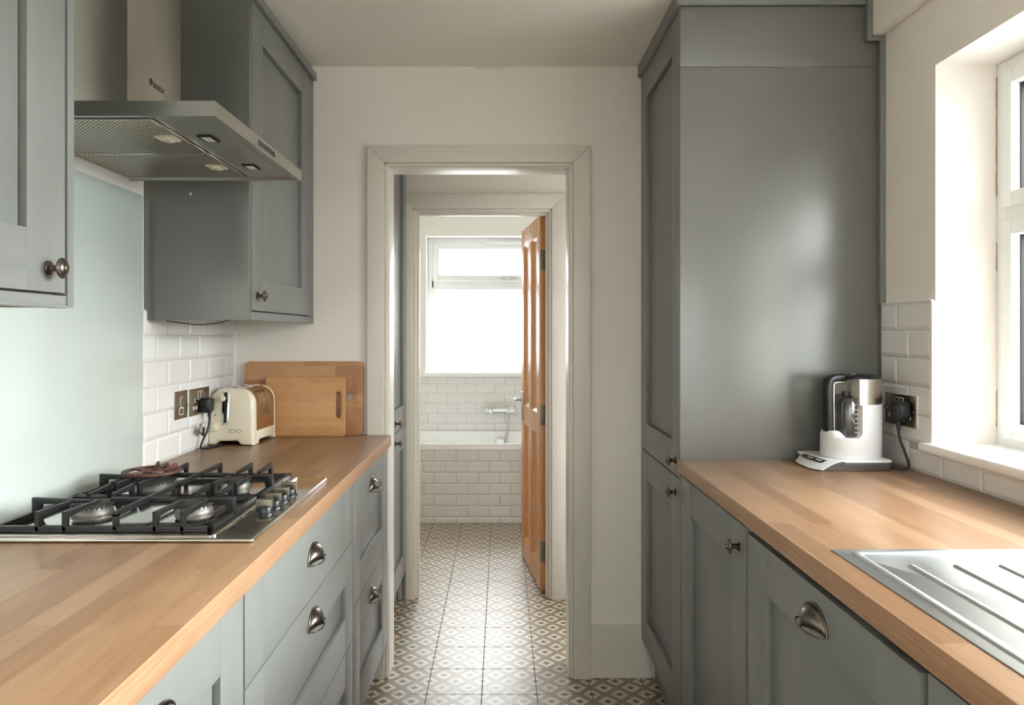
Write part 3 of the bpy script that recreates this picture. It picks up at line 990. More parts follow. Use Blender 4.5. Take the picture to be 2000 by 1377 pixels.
cb = MB().tube(bezier([(-0.955, 2.068, 1.3445), (-0.93, 2.12, 1.338), (-0.9, 2.16, 1.334), (-0.86, 2.2, 1.340), (-0.82, 2.2, 1.350)], 8), 0.0015, 6)
part('light_cable', cb, M['black'], u1)
sp_ = MB().lathe([(0, 0), (0.004, 0), (0.004, 0.0015), (0, 0.002)], origin=(-0.882, 2.0581, 1.704), axis='-y', seg=12)
part('screw_cover', sp_, M['ivory'], u1, label='pale screw cover')
u2 = upper(0.612, 1.2125, 'grey wall cabinet nearest the viewer, left of the cooker hood', 0.60, 1.190, 1.146, 1.412, 0)
part('end_panel', MB().box(XL + 0.001, XU + 0.0015, 1.194, 1.2125, 1.352, CEIL - 0.02, 0.0008), M['gv'], u2)
part('pelmet', MB().box(XU - 0.02, XU, 0.6, 1.1935, 1.352, 1.3705, 0.001).box(XU - 0.016, XU + 0.004, 0.6, 1.1935, 1.350, 1.3545, 0.0015), M['gh'], u2)
part('base_board', MB().box(XL + 0.002, XU - 0.021, 0.6, 1.1935, 1.3545, 1.3715), M['carcass'], u2)

# ------------------------------------------------------------------ splashback
b = MB().box(XL + 0.0005, XL + 0.0095, 1.13, 2.034, ZL + 0.001, 1.695, 0.001)
solo('glass_splashback', b, M['splash'], 'pale grey-green glass sheet on the wall behind the hob', 'splashback')

# ------------------------------------------------------------------ cooker hood
HX, HY0, HY1, HZ0, HZ1 = -0.5486, 1.388, 1.988, 1.725, 1.754
hood = thing('cooker_hood', 'stainless steel chimney cooker hood above the hob', 'cooker hood', (-0.8, 1.688, HZ0))
ca = MB()
# canopy shell: lip all round, open below
ca.box(XL + 0.002, HX, HY0, HY1, HZ0 + 0.0175, HZ1)
ca.box(HX - 0.012, HX, HY0, HY1, HZ0, HZ0 + 0.0175)
ca.box(XL + 0.002, HX - 0.012, HY0, HY0 + 0.010, HZ0, HZ0 + 0.0175)
ca.box(XL + 0.002, HX - 0.012, HY1 - 0.010, HY1, HZ0, HZ0 + 0.0175)
part('canopy', ca, M['steel'], hood, smooth=False)
un = MB()
# sloped inner tray edges and lamp strip
un.prism([(HX - 0.010, HZ0 + 0.001), (HX - 0.034, HZ0 + 0.008), (HX - 0.034, HZ0 + 0.012), (HX - 0.010, HZ0 + 0.012)], 'y', HY0 + 0.008, HY1 - 0.008)
un.prism([(HY0 + 0.008, HZ0 + 0.001), (HY0 + 0.04, HZ0 + 0.008), (HY0 + 0.04, HZ0 + 0.012), (HY0 + 0.008, HZ0 + 0.012)], 'x', XL + 0.003, HX - 0.010)
un.prism([(HY1 - 0.008, HZ0 + 0.001), (HY1 - 0.02, HZ0 + 0.008), (HY1 - 0.02, HZ0 + 0.012), (HY1 - 0.008, HZ0 + 0.012)], 'x', XL + 0.003, HX - 0.010)
un.box(-0.686, HX - 0.03, HY0 + 0.035, HY1 - 0.018, HZ0 + 0.008, HZ0 + 0.016)
part('lamp_strip', un, M['steel'], hood, smooth=False)
for (ya, yb) in ((HY0 + 0.04, 1.7015), (1.7045, HY1 - 0.02)):
    fl = part('grease_filter', MB().box(XL + 0.006, -0.689, ya, yb, HZ0 + 0.0055, HZ0 + 0.016, 0.0015), M['filter'], hood)
    part('filter_rim', frame_rect(MB(), 'z', 0, 0, 0, 0, 0, 0, 0) if False else MB().box(-0.693, -0.6885, ya, yb, HZ0 + 0.0035, HZ0 + 0.014, 0.001).box(XL + 0.006, -0.6935, ya, ya + 0.004, HZ0 + 0.004, HZ0 + 0.014, 0.001), M['chrome'], fl)
    yc = (ya + yb) / 2
    part('filter_latch', MB().box(-0.742, -0.70, yc - 0.022, yc + 0.022, HZ0 + 0.002, HZ0 + 0.008, 0.001).box(-0.728, -0.712, yc - 0.016, yc + 0.016, HZ0 - 0.002, HZ0 + 0.004, 0.0015), M['ivory'], fl)
for yc in (1.579, 1.848):
    lm = part('hood_lamp', MB().box(-0.654, -0.622, yc - 0.026, yc + 0.026, HZ0 + 0.0055, HZ0 + 0.0095, 0.001), M['shadowgap'], hood)
    part('lamp_lens', MB().box(-0.648, -0.628, yc - 0.018, yc + 0.018, HZ0 + 0.0045, HZ0 + 0.007, 0.001), M['print'], lm)
part('chimney', MB().box(XL + 0.001, -0.804, 1.558, 1.818, HZ1 - 0.001, CEIL - 0.002, 0.0012), M['steel'], hood)
for i in range(6):
    yc = 1.643 + i * 0.0205
    part('control_button', MB().box(HX - 0.001, HX + 0.0012, yc - 0.0065, yc + 0.0065, HZ0 + 0.008, HZ0 + 0.021, 0.0008), M['darkprint'], hood)
    # pale symbol on each button is the button's own face
TM = Matrix(((0, 0, 1, -0.8038), (1, 0, 0, 1.6745), (0, 1, 0, 1.8775), (0, 0, 0, 1)))
part('brand_lettering', text_mb('BOSCH', 0.0155, TM, 0.0003), M['darkprint'], hood, smooth=False)
lg = MB().torus((-0.8036, 1.6625, 1.8855), 'x', 0.0068, 0.0006, 28, 6)
lg.torus((-0.8036, 1.6625, 1.8855), 'x', 0.0036, 0.0006, 20, 6)
for yy in (1.6600, 1.6650):
    lg.box(-0.8040, -0.8034, yy - 0.0006, yy + 0.0006, 1.8805, 1.8905)
lg.box(-0.8040, -0.8034, 1.660, 1.665, 1.8849, 1.8861)
part('round_emblem', lg, M['darkprint'], hood)

# ------------------------------------------------------------------ gas hob
gx0, gx1, gy0, gy1 = -0.968, -0.455, 1.328, 1.891
ZH = ZL + 0.0005
hob = thing('gas_hob', 'stainless steel four-burner gas hob set into the oak worktop', 'hob', (-0.71, 1.61, ZL))
mb = MB()
mb.prism(rrect(gx0, gx1, gy0, gy1, 0.006), 'z', ZH, ZH + 0.008, bev=0.0035, seg=3)
part('steel_plate', mb, M['hobsteel'], hood and hob)
mb = MB()
mb.prism(rrect(-0.962, -0.528, 1.336, 1.884, 0.012), 'z', ZH + 0.0075, ZH + 0.0125, bev=0.004, seg=3)
part('raised_pan_area', mb, M['hobsteel'], hob)
ZT_ = ZH + 0.012
BUR = [(-0.842, 1.492, 0.038), (-0.634, 1.496, 0.036), (-0.834, 1.738, 0.048), (-0.630, 1.738, 0.026)]
for (bx, by, br) in BUR:
    bu = part('burner', MB().lathe([(0, 0), (br * 1.02, 0), (br * 1.05, 0.003), (br * 1.0, 0.011), (br * 0.92, 0.0145), (br * 0.9, 0.019), (0, 0.019)], origin=(bx, by, ZT_), seg=36), M['alu'], hob)
    nt = MB()
    nn = int(22 * br / 0.036)
    for k in range(nn):
        a = 2 * PI * k / nn
        m = Matrix.Translation((bx, by, ZT_ + 0.0165)) @ Matrix.Rotation(a, 4, 'Z')
        nt.box(br * 0.86, br * 0.935, -0.0012, 0.0012, -0.0022, 0.0025, 0, M=m)
    part('flame_ports', nt, M['shadowgap'], bu, smooth=False)
    part('burner_cap', MB().lathe([(0, 0), (br * 1.0, 0), (br * 1.08, 0.0012), (br * 1.08, 0.0042), (br * 1.03, 0.0058), (br * 0.3, 0.0062), (0, 0.0062)], origin=(bx, by, ZT_ + 0.0188), seg=36), M['cap'], bu)
for i in range(4):
    yk = 1.512 + i * 0.0575
    ox = -0.494
    kn = part('control_knob', MB().lathe([(0, 0), (0.0195, 0), (0.0195, 0.003), (0.0165, 0.004), (0.0165, 0.013), (0.0155, 0.015), (0, 0.015)], origin=(ox, yk, ZH + 0.008), seg=28), M['black'], hob, label='black control knob')
    part('knob_grip', MB().box(ox - 0.0165, ox + 0.0165, yk - 0.0055, yk + 0.0055, ZH + 0.0215, ZH + 0.0385, 0.0012), M['gripsteel'], kn, label='steel grip')
ig = MB()
for (bx, by, br) in BUR:
    ig.box(bx - 0.04 - 0.002, bx - 0.04 + 0.002, by - br * 0.6 - 0.002, by - br * 0.6 + 0.002, ZT_, ZT_ + 0.014, 0.001)
# pan supports: two removable cast iron grids
ZPT = ZL + 0.052         # top of the bars
def support(y0, y1, burners, far, label):
    x0, x1 = -0.950, -0.541
    mb = MB()
    zb0, zb1 = ZT_ + 0.0012, ZT_ + 0.0125
    bw = 0.009
    # low perimeter
    mb.box(x0, x1, y0, y0 + bw, zb0, zb1, 0.0015)
    mb.box(x0, x1, y1 - bw, y1, zb0, zb1, 0.0015)
    mb.box(x0, x0 + bw, y0, y1, zb0, zb1, 0.0015)
    mb.box(x1 - bw, x1, y0, y1, zb0, zb1, 0.0015)
    # feet
    for fx in (x0 + 0.01, x1 - 0.01):
        for fy in (y0 + 0.01, y1 - 0.01):
            mb.box(fx - 0.005, fx + 0.005, fy - 0.005, fy + 0.005, ZT_ + 0.0005, zb0 + 0.004, 0.001)
    t = 0.0042
    def fin_y(x, ya, yb, L):
        """Upright at ya, bar running to yb."""
        s = 1 if yb > ya else -1
        pr = [(ya, zb0 + 0.002), (ya, ZPT), (yb, ZPT - 0.004), (yb, ZPT - 0.010), (ya + s * 0.014, ZPT - 0.013), (ya + s * 0.010, zb0 + 0.002)]
        mb.prism(pr, 'x', x - t, x + t, bev=0.0012)
    def fin_x(y, xa, xb):
        s = 1 if xb > xa else -1
        pr = [(xa, zb0 + 0.002), (xa, ZPT), (xb, ZPT - 0.004), (xb, ZPT - 0.010), (xa + s * 0.020, ZPT - 0.013), (xa + s * 0.016, zb0 + 0.002)]
        mb.prism(pr, 'y', y - t, y + t, bev=0.0012)
    for (bx, by, br) in burners:
        if bx < -0.73:
            fin_x(by - 0.022, x0, x0 + 0.118)
        else:
            fin_x(by - 0.022, x1, x1 - 0.068)
        sp = 0.0255
        for sx in (-sp, sp):
            fin_y(bx + sx + (0.0 if bx < -0.73 else 0.012), y0, by - 0.022, 0)
            fin_y(bx + sx + (0.0 if bx < -0.73 else 0.012), y1, by + 0.030, 0)
    # long bar between the front and rear burners
    xm = -0.722
    mb.box(xm - t, xm + t, y0, y1, ZPT - 0.0105, ZPT, 0.0012)
    mb.box(xm - t, xm + t, y0, y0 + 0.012, zb0 + 0.002, ZPT - 0.004, 0.0012)
    mb.box(xm - t, xm + t, y1 - 0.012, y1, zb0 + 0.002, ZPT - 0.004, 0.0012)
    mb.box(xm - 0.075, xm + 0.06, (y0 + y1) / 2 - t, (y0 + y1) / 2 + t, ZPT - 0.0105, ZPT - 0.002, 0.0012)
    return solo('pan_support', mb, M['iron'], label, 'pan support', group='cast iron pan supports on the hob')
support(1.352, 1.608, BUR[:2], False, 'black cast iron pan support on the near half of the hob')
support(1.614, 1.866, BUR[2:], True, 'black cast iron pan support on the far half of the hob, under the rusty ring')
# rusty simmer ring / small-pan trivet on the big burner
bx, by = -0.838, 1.738
tr = MB()
zr = ZPT + 0.004
def ring(mb, r0, r1, z0, z1, n=44):
    t = bmesh.new()
    v = []
    for r, z in ((r0, z0), (r1, z0), (r1, z1), (r0, z1)):
        v.append([t.verts.new((bx + r * math.cos(2 * PI * i / n), by + r * math.sin(2 * PI * i / n), z)) for i in range(n)])
    for a in range(4):
        p, q = v[a], v[(a + 1) % 4]
        for i in range(n):
            t.faces.new((p[i], p[(i + 1) % n], q[(i + 1) % n], q[i]))
    bmesh.ops.recalc_face_normals(t, faces=t.faces)
    mb._merge(t)
ring(tr, 0.052, 0.066, zr - 0.004, zr + 0.001)
ring(tr, 0.014, 0.024, zr - 0.003, zr + 0.001)
for k in range(5):
    m = Matrix.Translation((bx, by, zr - 0.001)) @ Matrix.Rotation(2 * PI * k / 5 + 0.3, 4, 'Z')
    tr.box(0.020, 0.056, -0.0055, 0.0055, -0.002, 0.002, 0.0008, M=m)
for a in (0.62, 1.75):
    m = Matrix.Translation((bx, by, zr)) @ Matrix.Rotation(a, 4, 'Z')
    tr.prism([(0.026, 0.0), (0.058, 0.0), (0.056, 0.012), (0.050, 0.012)], 'y', -0.0025, 0.0025, M=m)
solo('trivet_ring', tr, M['rust'], 'rusty brown iron ring resting over the rear left burner', 'trivet')

# ------------------------------------------------------------------ toaster
TX0, TX1, TY_0, TY_1 = -1.001, -0.843, 2.478, 2.690
TZ0, TZ1 = ZL, 1.1195
to = thing('toaster', 'cream two-slot toaster with polished side panel near the tiled wall', 'toaster', ((TX0 + TX1) / 2, (TY_0 + TY_1) / 2, TZ0))
def arch(x0, x1, z0, z1, r, n=10):
    """Upright rounded-top profile."""
    return [(x0, z0), (x1, z0)] + [(x1 - r + r * math.cos(a), z1 - r + r * math.sin(a)) for a in [PI / 2 * i / n for i in range(n + 1)]] + \
           [(x0 + r + r * math.cos(a), z1 - r + r * math.sin(a)) for a in [PI / 2 + PI / 2 * i / n for i in range(n + 1)]]
def cap_profile(x0, x1, z0, z1, r):
    p = arch(x0, x1, z0, z1, r)
    w = x1 - x0
    foot = [(x1, z0), (x1 - 0.042, z0), (x1 - 0.054, z0 + 0.013), (x0 + 0.04, z0 + 0.013), (x0 + 0.026, z0), (x0, z0)]
    return p[2:] + [(x0, z0), (x0 + 0.026, z0), (x0 + 0.04, z0 + 0.013), (x1 - 0.054, z0 + 0.013), (x1 - 0.042, z0), (x1, z0)]
def taper(mb):
    """Walls lean in a little towards the top."""
    xc = (TX0 + TX1) / 2
    for v in mb.bm.verts:
        k = (v.co.z - TZ0) / (TZ1 - TZ0)
        v.co.x = xc + (v.co.x - xc) * (1.0 - 0.02 * k)
        if v.co.y < TY_0 + 0.03:
            v.co.y += 0.012 * k * k
    return mb
mb = MB().prism(cap_profile(TX0, TX1, TZ0 + 0.001, TZ1, 0.054), 'y', TY_0, TY_0 + 0.046, bev=0.011, seg=5)
part('end_cap', taper(mb), M['cream'], to, ang=60)
mb = MB().prism(cap_profile(TX0, TX1, TZ0 + 0.001, TZ1, 0.054), 'y', TY_1 - 0.014, TY_1, bev=0.006, seg=3)
part('end_cap', taper(mb), M['cream'], to, ang=60)
mb = MB().box(TX0 + 0.002, TX1 - 0.0005, TY_0 + 0.03, TY_1 - 0.01, TZ0 + 0.015, TZ0 + 0.047, 0.001)
mb.prism([(TY_0 + 0.044, TZ0 + 0.001), (TY_0 + 0.044, TZ0 + 0.016), (TY_0 + 0.066, TZ0 + 0.016), (TY_0 + 0.052, TZ0 + 0.001)], 'x', TX1 - 0.03, TX1 - 0.0005)
part('base_rail', taper(mb), M['cream'], to)
mb = MB()
pr = arch(TX0 + 0.0015, TX1 - 0.0015, TZ0 + 0.045, TZ1 - 0.003, 0.053)
mb.prism(pr, 'y', TY_0 + 0.044, TY_1 - 0.012)
for i in range(6):
    yy = TY_0 + 0.075 + i * 0.016
    mb.tube([(TX1 - 0.0015, yy, TZ0 + 0.095)] + [(TX1 - 0.0015 - 0.053 + 0.053 * math.cos(a), yy, TZ1 - 0.056 + 0.053 * math.sin(a)) for a in [0.1 * k for k in range(10)]], 0.0016, 6)
part('side_panel', taper(mb), M['copper'], to, ang=50)
mb = MB()
for xc in (-0.947, -0.901):
    mb.box(xc - 0.014, xc + 0.014, TY_0 + 0.05, TY_1 - 0.022, TZ1 - 0.005, TZ1 - 0.0022, 0.001)
part('bread_slots', mb, M['element'], to)
mb = MB()
for xc in (-0.947, -0.901):
    frx = [(xc - 0.017, xc - 0.013), (xc + 0.013, xc + 0.017)]
    for (p, q) in frx:
        mb.box(p, q, TY_0 + 0.046, TY_1 - 0.018, TZ1 - 0.004, TZ1 + 0.001, 0.001)
    for yy in (TY_0 + 0.046, (TY_0 + TY_1) / 2 + 0.02, TY_1 - 0.022):
        mb.box(xc - 0.017, xc + 0.017, yy, yy + 0.004, TZ1 - 0.004, TZ1 + 0.001, 0.001)
part('slot_frame', mb, M['chrome'], to)
yf = TY_0 + 0.001
def yface(z):
    k = (z - TZ0) / (TZ1 - TZ0)
    return TY_0 + 0.012 * k * k
def on_face(pts, y_in, y_out, bev=0.0, mb=None):
    mb = mb or MB()
    before = set(mb.bm.verts)
    mb.prism(pts, 'y', y_in, y_out, bev=bev)
    for v in mb.bm.verts:
        if v not in before:
            v.co.y += yface(v.co.z) - TY_0
    return mb
pill = lambda cx, z0, z1, r: [(cx + r * math.cos(a), z1 - r + r * math.sin(a)) for a in [PI * i / 10 for i in range(11)]] + [(cx + r * math.cos(a), z0 + r + r * math.sin(a)) for a in [PI + PI * i / 10 for i in range(11)]]
ls = part('lever_track', on_face(pill(-0.939, 0.995, 1.113, 0.0125), TY_0 + 0.004, TY_0 - 0.0012, 0.0008), M['chrome'], to)
part('lever_slot', on_face(pill(-0.939, 1.002, 1.107, 0.0055), TY_0 + 0.004, TY_0 - 0.0022), M['shadowgap'], ls)
lv = MB().lathe([(0, 0), (0.004, 0), (0.004, 0.010), (0.0085, 0.013), (0.0105, 0.019), (0.0085, 0.026), (0.004, 0.029), (0, 0.0295)], origin=(-0.9415, yface(1.086) - 0.002, 1.086), axis='-y', seg=24)
part('lever_knob', lv, M['ivory'], to)
dl = MB().lathe([(0, 0), (0.0185, 0), (0.0185, 0.002), (0.0145, 0.003), (0.0135, 0.013), (0.0115, 0.0155), (0, 0.016)], origin=(-0.976, yface(0.987) - 0.0005, 0.987), axis='-y', seg=32)
d_ = part('browning_dial', dl, M['ivory'], to)
part('dial_mark', MB().lathe([(0, 0), (0.0035, 0), (0.0035, 0.0006), (0, 0.0007)], origin=(-0.981, yface(0.987) - 0.0163, 0.985), axis='-y', seg=12), M['chrome'], d_)
for xb in (-0.912, -0.8895):
    bt = part('push_button', MB().lathe([(0, 0), (0.0068, 0), (0.0068, 0.0012), (0.0055, 0.0016), (0.0055, 0.003), (0, 0.0032)], origin=(xb, yface(0.975) - 0.0003, 0.975), axis='-y', seg=20), M['ivory'], to)
    part('button_rim', MB().torus((xb, yface(0.975) - 0.0016, 0.975), 'y', 0.0066, 0.0009, 24, 6), M['steel'], bt)
part('indicator_hole', MB().lathe([(0, 0), (0.0022, 0), (0.0022, 0.0008), (0, 0.0008)], origin=(-0.975, yface(1.028) - 0.0003, 1.028), axis='-y', seg=12), M['black'], to)
part('crumb_tray', MB().box(TX0 + 0.02, TX1 - 0.012, TY_0 + 0.05, TY_1 - 0.03, TZ0 + 0.008, TZ0 + 0.014, 0.001), M['steel'], to)
# the toaster stands turned a few degrees, its far end further from the tiles
TW = Matrix.Rotation(R(-4), 4, 'Z')
def turn(o):
    for ch in o.children:
        ch.data.transform(TW)
        turn(ch)
turn(to)
# plug and cord
PY, PZ_ = 2.425, 1.070
cd = part('power_cord', MB().tube(bezier([(-0.978, PY, PZ_ - 0.026), (-0.975, PY, 1.035), (-0.976, 2.415, 0.995), (-0.985, 2.395, 0.958), (-0.990, 2.385, 0.934), (-0.984, 2.398, ZL + 0.0042), (-0.965, 2.44, ZL + 0.004), (-0.958, 2.485, ZL + 0.004)], 10), 0.0038, 10), M['black'], to)
pg = MB().prism(rrect(PY - 0.0245, PY + 0.0245, PZ_ - 0.028, PZ_ + 0.024, [0.02, 0.02, 0.012, 0.012], 6), 'x', XL + 0.0135, XL + 0.047, bev=0.008, seg=4)
pg.tube([(-0.978, PY, PZ_ - 0.022), (-0.978, PY, PZ_ - 0.04)], [0.0065, 0.005], 10)
part('plug', pg, M['black'], to, ang=60)
tg = MB()
m = Matrix.Translation((-0.985, 2.383, 0.990)) @ Matrix.Rotation(-0.45, 4, 'X')
tg.box(-0.0006, 0.0006, -0.022, 0.022, -0.015, 0.015, 0, M=m)
tgo = part('warning_tag', tg, M['black'], cd, label='black printed tag')
tp = MB()
for i in range(6):
    tp.box(0.0007, 0.0010, -0.018, 0.006 - (i % 3) * 0.003, 0.011 - i * 0.0042, 0.0128 - i * 0.0042, 0, M=m)
part('tag_print', tp, M['print'], tgo, smooth=False)

# ------------------------------------------------------------------ chopping boards leaning on the end wall
def board(name, x0, x1, h, thick, ybot, lean, rad, mat, label, hole=None, slot=None):
    root = thing(name, label, 'chopping board', ((x0 + x1) / 2, ybot, ZL), 'chopping boards leaning by the doorway')
    w = x1 - x0
    t = bmesh.new()
    outer = rrect(-w / 2, w / 2, 0, h, rad, 8)
    loops = [outer]
    if hole:
        loops.append([(hole[0] + hole[2] * math.cos(2 * PI * i / 28), hole[1] + hole[2] * math.sin(2 * PI * i / 28)) for i in range(28)])
    if slot:
        cx, za, zb, r = slot
        loops.append(pill(cx, za, zb, r))
    es = []
    for lp in loops:
        vs = [t.verts.new((p[0], 0, p[1])) for p in lp]
        for i in range(len(vs)):
            es.append(t.edges.new((vs[i], vs[(i + 1) % len(vs)])))
    bmesh.ops.triangle_fill(t, use_beauty=True, use_dissolve=False, edges=es)
    r = bmesh.ops.extrude_face_region(t, geom=t.faces[:])
    vv = [g for g in r['geom'] if isinstance(g, bmesh.types.BMVert)]
    bmesh.ops.translate(t, vec=(0, thick, 0), verts=vv)
    bmesh.ops.recalc_face_normals(t, faces=t.faces)
    sharp = [e for e in t.edges if len(e.link_faces) == 2 and e.calc_face_angle(0) > 1.2]
    bmesh.ops.bevel(t, geom=sharp, offset=0.0022, segments=2, profile=0.5, affect='EDGES')
    bmesh.ops.rotate(t, cent=(0, 0, 0), matrix=Matrix.Rotation(-lean, 3, 'X'), verts=t.verts)
    mb = MB()
    mb._merge(t)
    part('board', mb, mat, root, local=True, ang=30)
    return root
board('chopping_board', -0.972, -0.524, 0.2775, 0.017, 2.732, 0.04, 0.020, M['board_big'], 'large dark acacia chopping board with round hole against the end wall', hole=(0.176, 0.143, 0.0155))
board('chopping_board', -0.884, -0.584, 0.222, 0.014, 2.706, 0.045, 0.010, M['board_small'], 'smaller bamboo chopping board with hand slot in front of the large board', slot=(0.1235 , 0.068, 0.166, 0.0095))

# ------------------------------------------------------------------ wall sockets
def plate(name, wall_x, d, y0, y1, z0, z1, label, cat, grp=None):
    t = thing(name, label, cat, (wall_x, (y0 + y1) / 2, z0), grp)
    xa, xb = wall_x, wall_x + d * 0.006
    part('back_rim', MB().box(min(xa, xa + d * 0.003), max(xa, xa + d * 0.003), y0 - 0.0015, y1 + 0.0015, z0 - 0.0015, z1 + 0.0015, 0.001), M['socketwhite'], t)
    mb = MB().box(min(xa + d * 0.002, xb), max(xa + d * 0.002, xb), y0, y1, z0, z1, 0.0012)
    part('face_plate', mb, M['platesteel'], t)
    return t, xb
def outline(x, d, y0, y1, z0, z1, w=0.0018):
    mb = MB()
    xa, xb = sorted((x - d * 0.001, x + d * 0.0012))
    for (p, q, r, s) in ((y0, y0 + w, z0, z1), (y1 - w, y1, z0, z1), (y0, y1, z0, z0 + w), (y0, y1, z1 - w, z1)):
        mb.box(xa, xb, p, q, r, s)
    return mb
def rocker(t, x, d, yc, zc, hy=0.009, hz=0.0135):
    r = part('rocker_switch', outline(x, d, yc - hy, yc + hy, zc - hz, zc + hz, 0.002), M['socketwhite'], t, smooth=False)
    xa, xb = sorted((x - d * 0.0005, x + d * 0.003))
    part('rocker', MB().prism([(xa if d > 0 else xb, zc - hz + 0.002), (x + d * 0.0035, zc - hz + 0.002), (x + d * 0.0012, zc + hz - 0.002), (xa if d > 0 else xb, zc + hz - 0.002)], 'y', yc - hy + 0.002, yc + hy - 0.002), M['platesteel'], r)
def pins(t, x, d, yc, zc):
    mb = MB()
    xa, xb = sorted((x - d * 0.001, x + d * 0.001))
    mb.box(xa, xb, yc - 0.0032, yc + 0.0032, zc + 0.006, zc + 0.019, 0.0006)
    for s in (-1, 1):
        mb.box(xa, xb, yc + s * 0.0105 - 0.0058, yc + s * 0.0105 + 0.0058, zc - 0.017, zc - 0.006, 0.0006)
    p = part('pin_shutters', mb, M['socketwhite'], t)
    xc0, xc1 = sorted((x, x + d * 0.0014))
    for (p0, p1, q0, q1) in ((yc - 0.0012, yc + 0.0012, zc + 0.009, zc + 0.016), (yc - 0.0133, yc - 0.0077, zc - 0.0135, zc - 0.0100), (yc + 0.0077, yc + 0.0133, zc - 0.0135, zc - 0.0100)):
        part('pin_hole', MB().box(xc0, xc1, p0, p1, q0, q1), M['darkgrey'], p, smooth=False)
def screw(t, x, d, y, z):
    part('plate_screw', MB().lathe([(0, 0), (0.003, 0), (0.0025, 0.001), (0, 0.0013)], origin=(x - d * 0.0003, y, z), axis='x' if d > 0 else '-x', seg=12), M['steel'], t)
XT = XL + 0.0095
t1, xf = plate('wall_switch', XT, 1, 2.222, 2.310, 1.0415, 1.1285, 'brushed nickel switch plate on the tiles, nearest the hob', 'switch')
part('switch_outline', outline(xf, 1, 2.256, 2.275, 1.076, 1.110), M['socketwhite'], t1, smooth=False)
part('rocker', MB().box(xf - 0.001, xf + 0.0025, 2.259, 2.273, 1.078, 1.108, 0.001), M['platesteel'], t1)
part('fuse_outline', outline(xf, 1, 2.250, 2.280, 1.054, 1.076, 0.0022), M['socketwhite'], t1, smooth=False)
part('fuse_carrier', MB().box(xf - 0.001, xf + 0.002, 2.253, 2.277, 1.057, 1.073, 0.001), M['platesteel'], t1)
screw(t1, xf, 1, 2.237, 1.085)
screw(t1, xf, 1, 2.296, 1.085)
t2, xf = plate('wall_socket', XT, 1, 2.328, 2.482, 1.040, 1.1275, 'brushed nickel double socket on the tiles with the toaster plugged in', 'socket', 'double wall sockets')
rocker(t2, xf, 1, 2.395, 1.104)
rocker(t2, xf, 1, 2.418, 1.104)
pins(t2, xf, 1, 2.366, 1.076)
pins(t2, xf, 1, 2.444, 1.076)
screw(t2, xf, 1, 2.342, 1.083)
screw(t2, xf, 1, 2.470, 1.083)
XS = XR - 0.0095
t3, xf = plate('wall_socket', XS, -1, 1.955, 2.112, 1.051, 1.138, 'brushed nickel double socket beside the window with the kettle plugged in', 'socket', 'double wall sockets')
rocker(t3, xf, -1, 2.043, 1.116)
rocker(t3, xf, -1, 2.024, 1.116)
pins(t3, xf, -1, 2.076, 1.088)
pins(t3, xf, -1, 1.995, 1.088)
screw(t3, xf, -1, 2.100, 1.095)
screw(t3, xf, -1, 1.967, 1.095)

# ------------------------------------------------------------------ kettle on its base
KB = thing('kettle_stand', 'white and dark grey electric kettle power stand on the worktop by the window', 'kettle stand', (0.965, 2.045, ZR))
z0 = ZR
bp = [(0.862, 1.972), (0.878, 1.966), (1.050, 1.966), (1.062, 1.976), (1.066, 1.995), (1.060, 2.10), (1.04, 2.13), (0.90, 2.135), (0.868, 2.125), (0.852, 2.10), (0.846, 2.05), (0.850, 1.99)]
ub = MB().prism(bp, 'z', z0 + 0.0008, z0 + 0.0045, bev=0.001)
ub.prism([(0.925, 1.9665), (1.050, 1.966), (1.062, 1.976), (1.066, 1.995), (1.060, 2.10), (1.04, 2.13), (0.90, 2.134), (0.905, 2.05)], 'z', z0 + 0.004, z0 + 0.022, bev=0.0015)
ub.prism([(0.868, z0 + 0.001)] + [(0.868 + 0.062 * k / 8, z0 + 0.0035 + 0.0245 * math.sin(k / 8 * PI / 2)) for k in range(9)] + [(0.93, z0 + 0.001)], 'y', 1.9655, 1.975)
part('underside', ub, M['darkgrey'], KB)
mb = MB().prism([(p[0], p[1]) for p in [(0.926, 1.9655), (1.052, 1.9655), (1.0635, 1.976), (1.0675, 1.995), (1.061, 2.101), (1.04, 2.132), (0.90, 2.137), (0.867, 2.127), (0.893, 2.00)]], 'z', z0 + 0.0215, z0 + 0.0285, bev=0.0025)
part('top_plate', mb, M['kwhite'], KB)
# sloping control nose at the left end
nose = bmesh.new()
lo = [(0.866, 1.962), (0.8465, 1.990), (0.8425, 2.055), (0.849, 2.10), (0.866, 2.129)]
hi = [(0.930, 1.9645), (0.905, 1.995), (0.893, 2.05), (0.889, 2.10), (0.893, 2.136)]
rows_ = []
for k in range(7):
    f_ = k / 6
    e = math.sin(f_ * PI / 2)
    rows_.append([nose.verts.new((l[0] + (h_[0] - l[0]) * f_, l[1] + (h_[1] - l[1]) * f_, z0 + 0.004 + (0.0248) * e)) for l, h_ in zip(lo, hi)])
for a, b2 in zip(rows_, rows_[1:]):
    for i in range(4):
        nose.faces.new((a[i], a[i + 1], b2[i + 1], b2[i]))
bmesh.ops.recalc_face_normals(nose, faces=nose.faces)
if sum(f.normal.z for f in nose.faces) < 0:
    bmesh.ops.reverse_faces(nose, faces=nose.faces)
bmesh.ops.solidify(nose, geom=nose.faces[:], thickness=0.003)
mb = MB()
mb._merge(nose)
part('control_nose', mb, M['kwhite'], KB, ang=60)
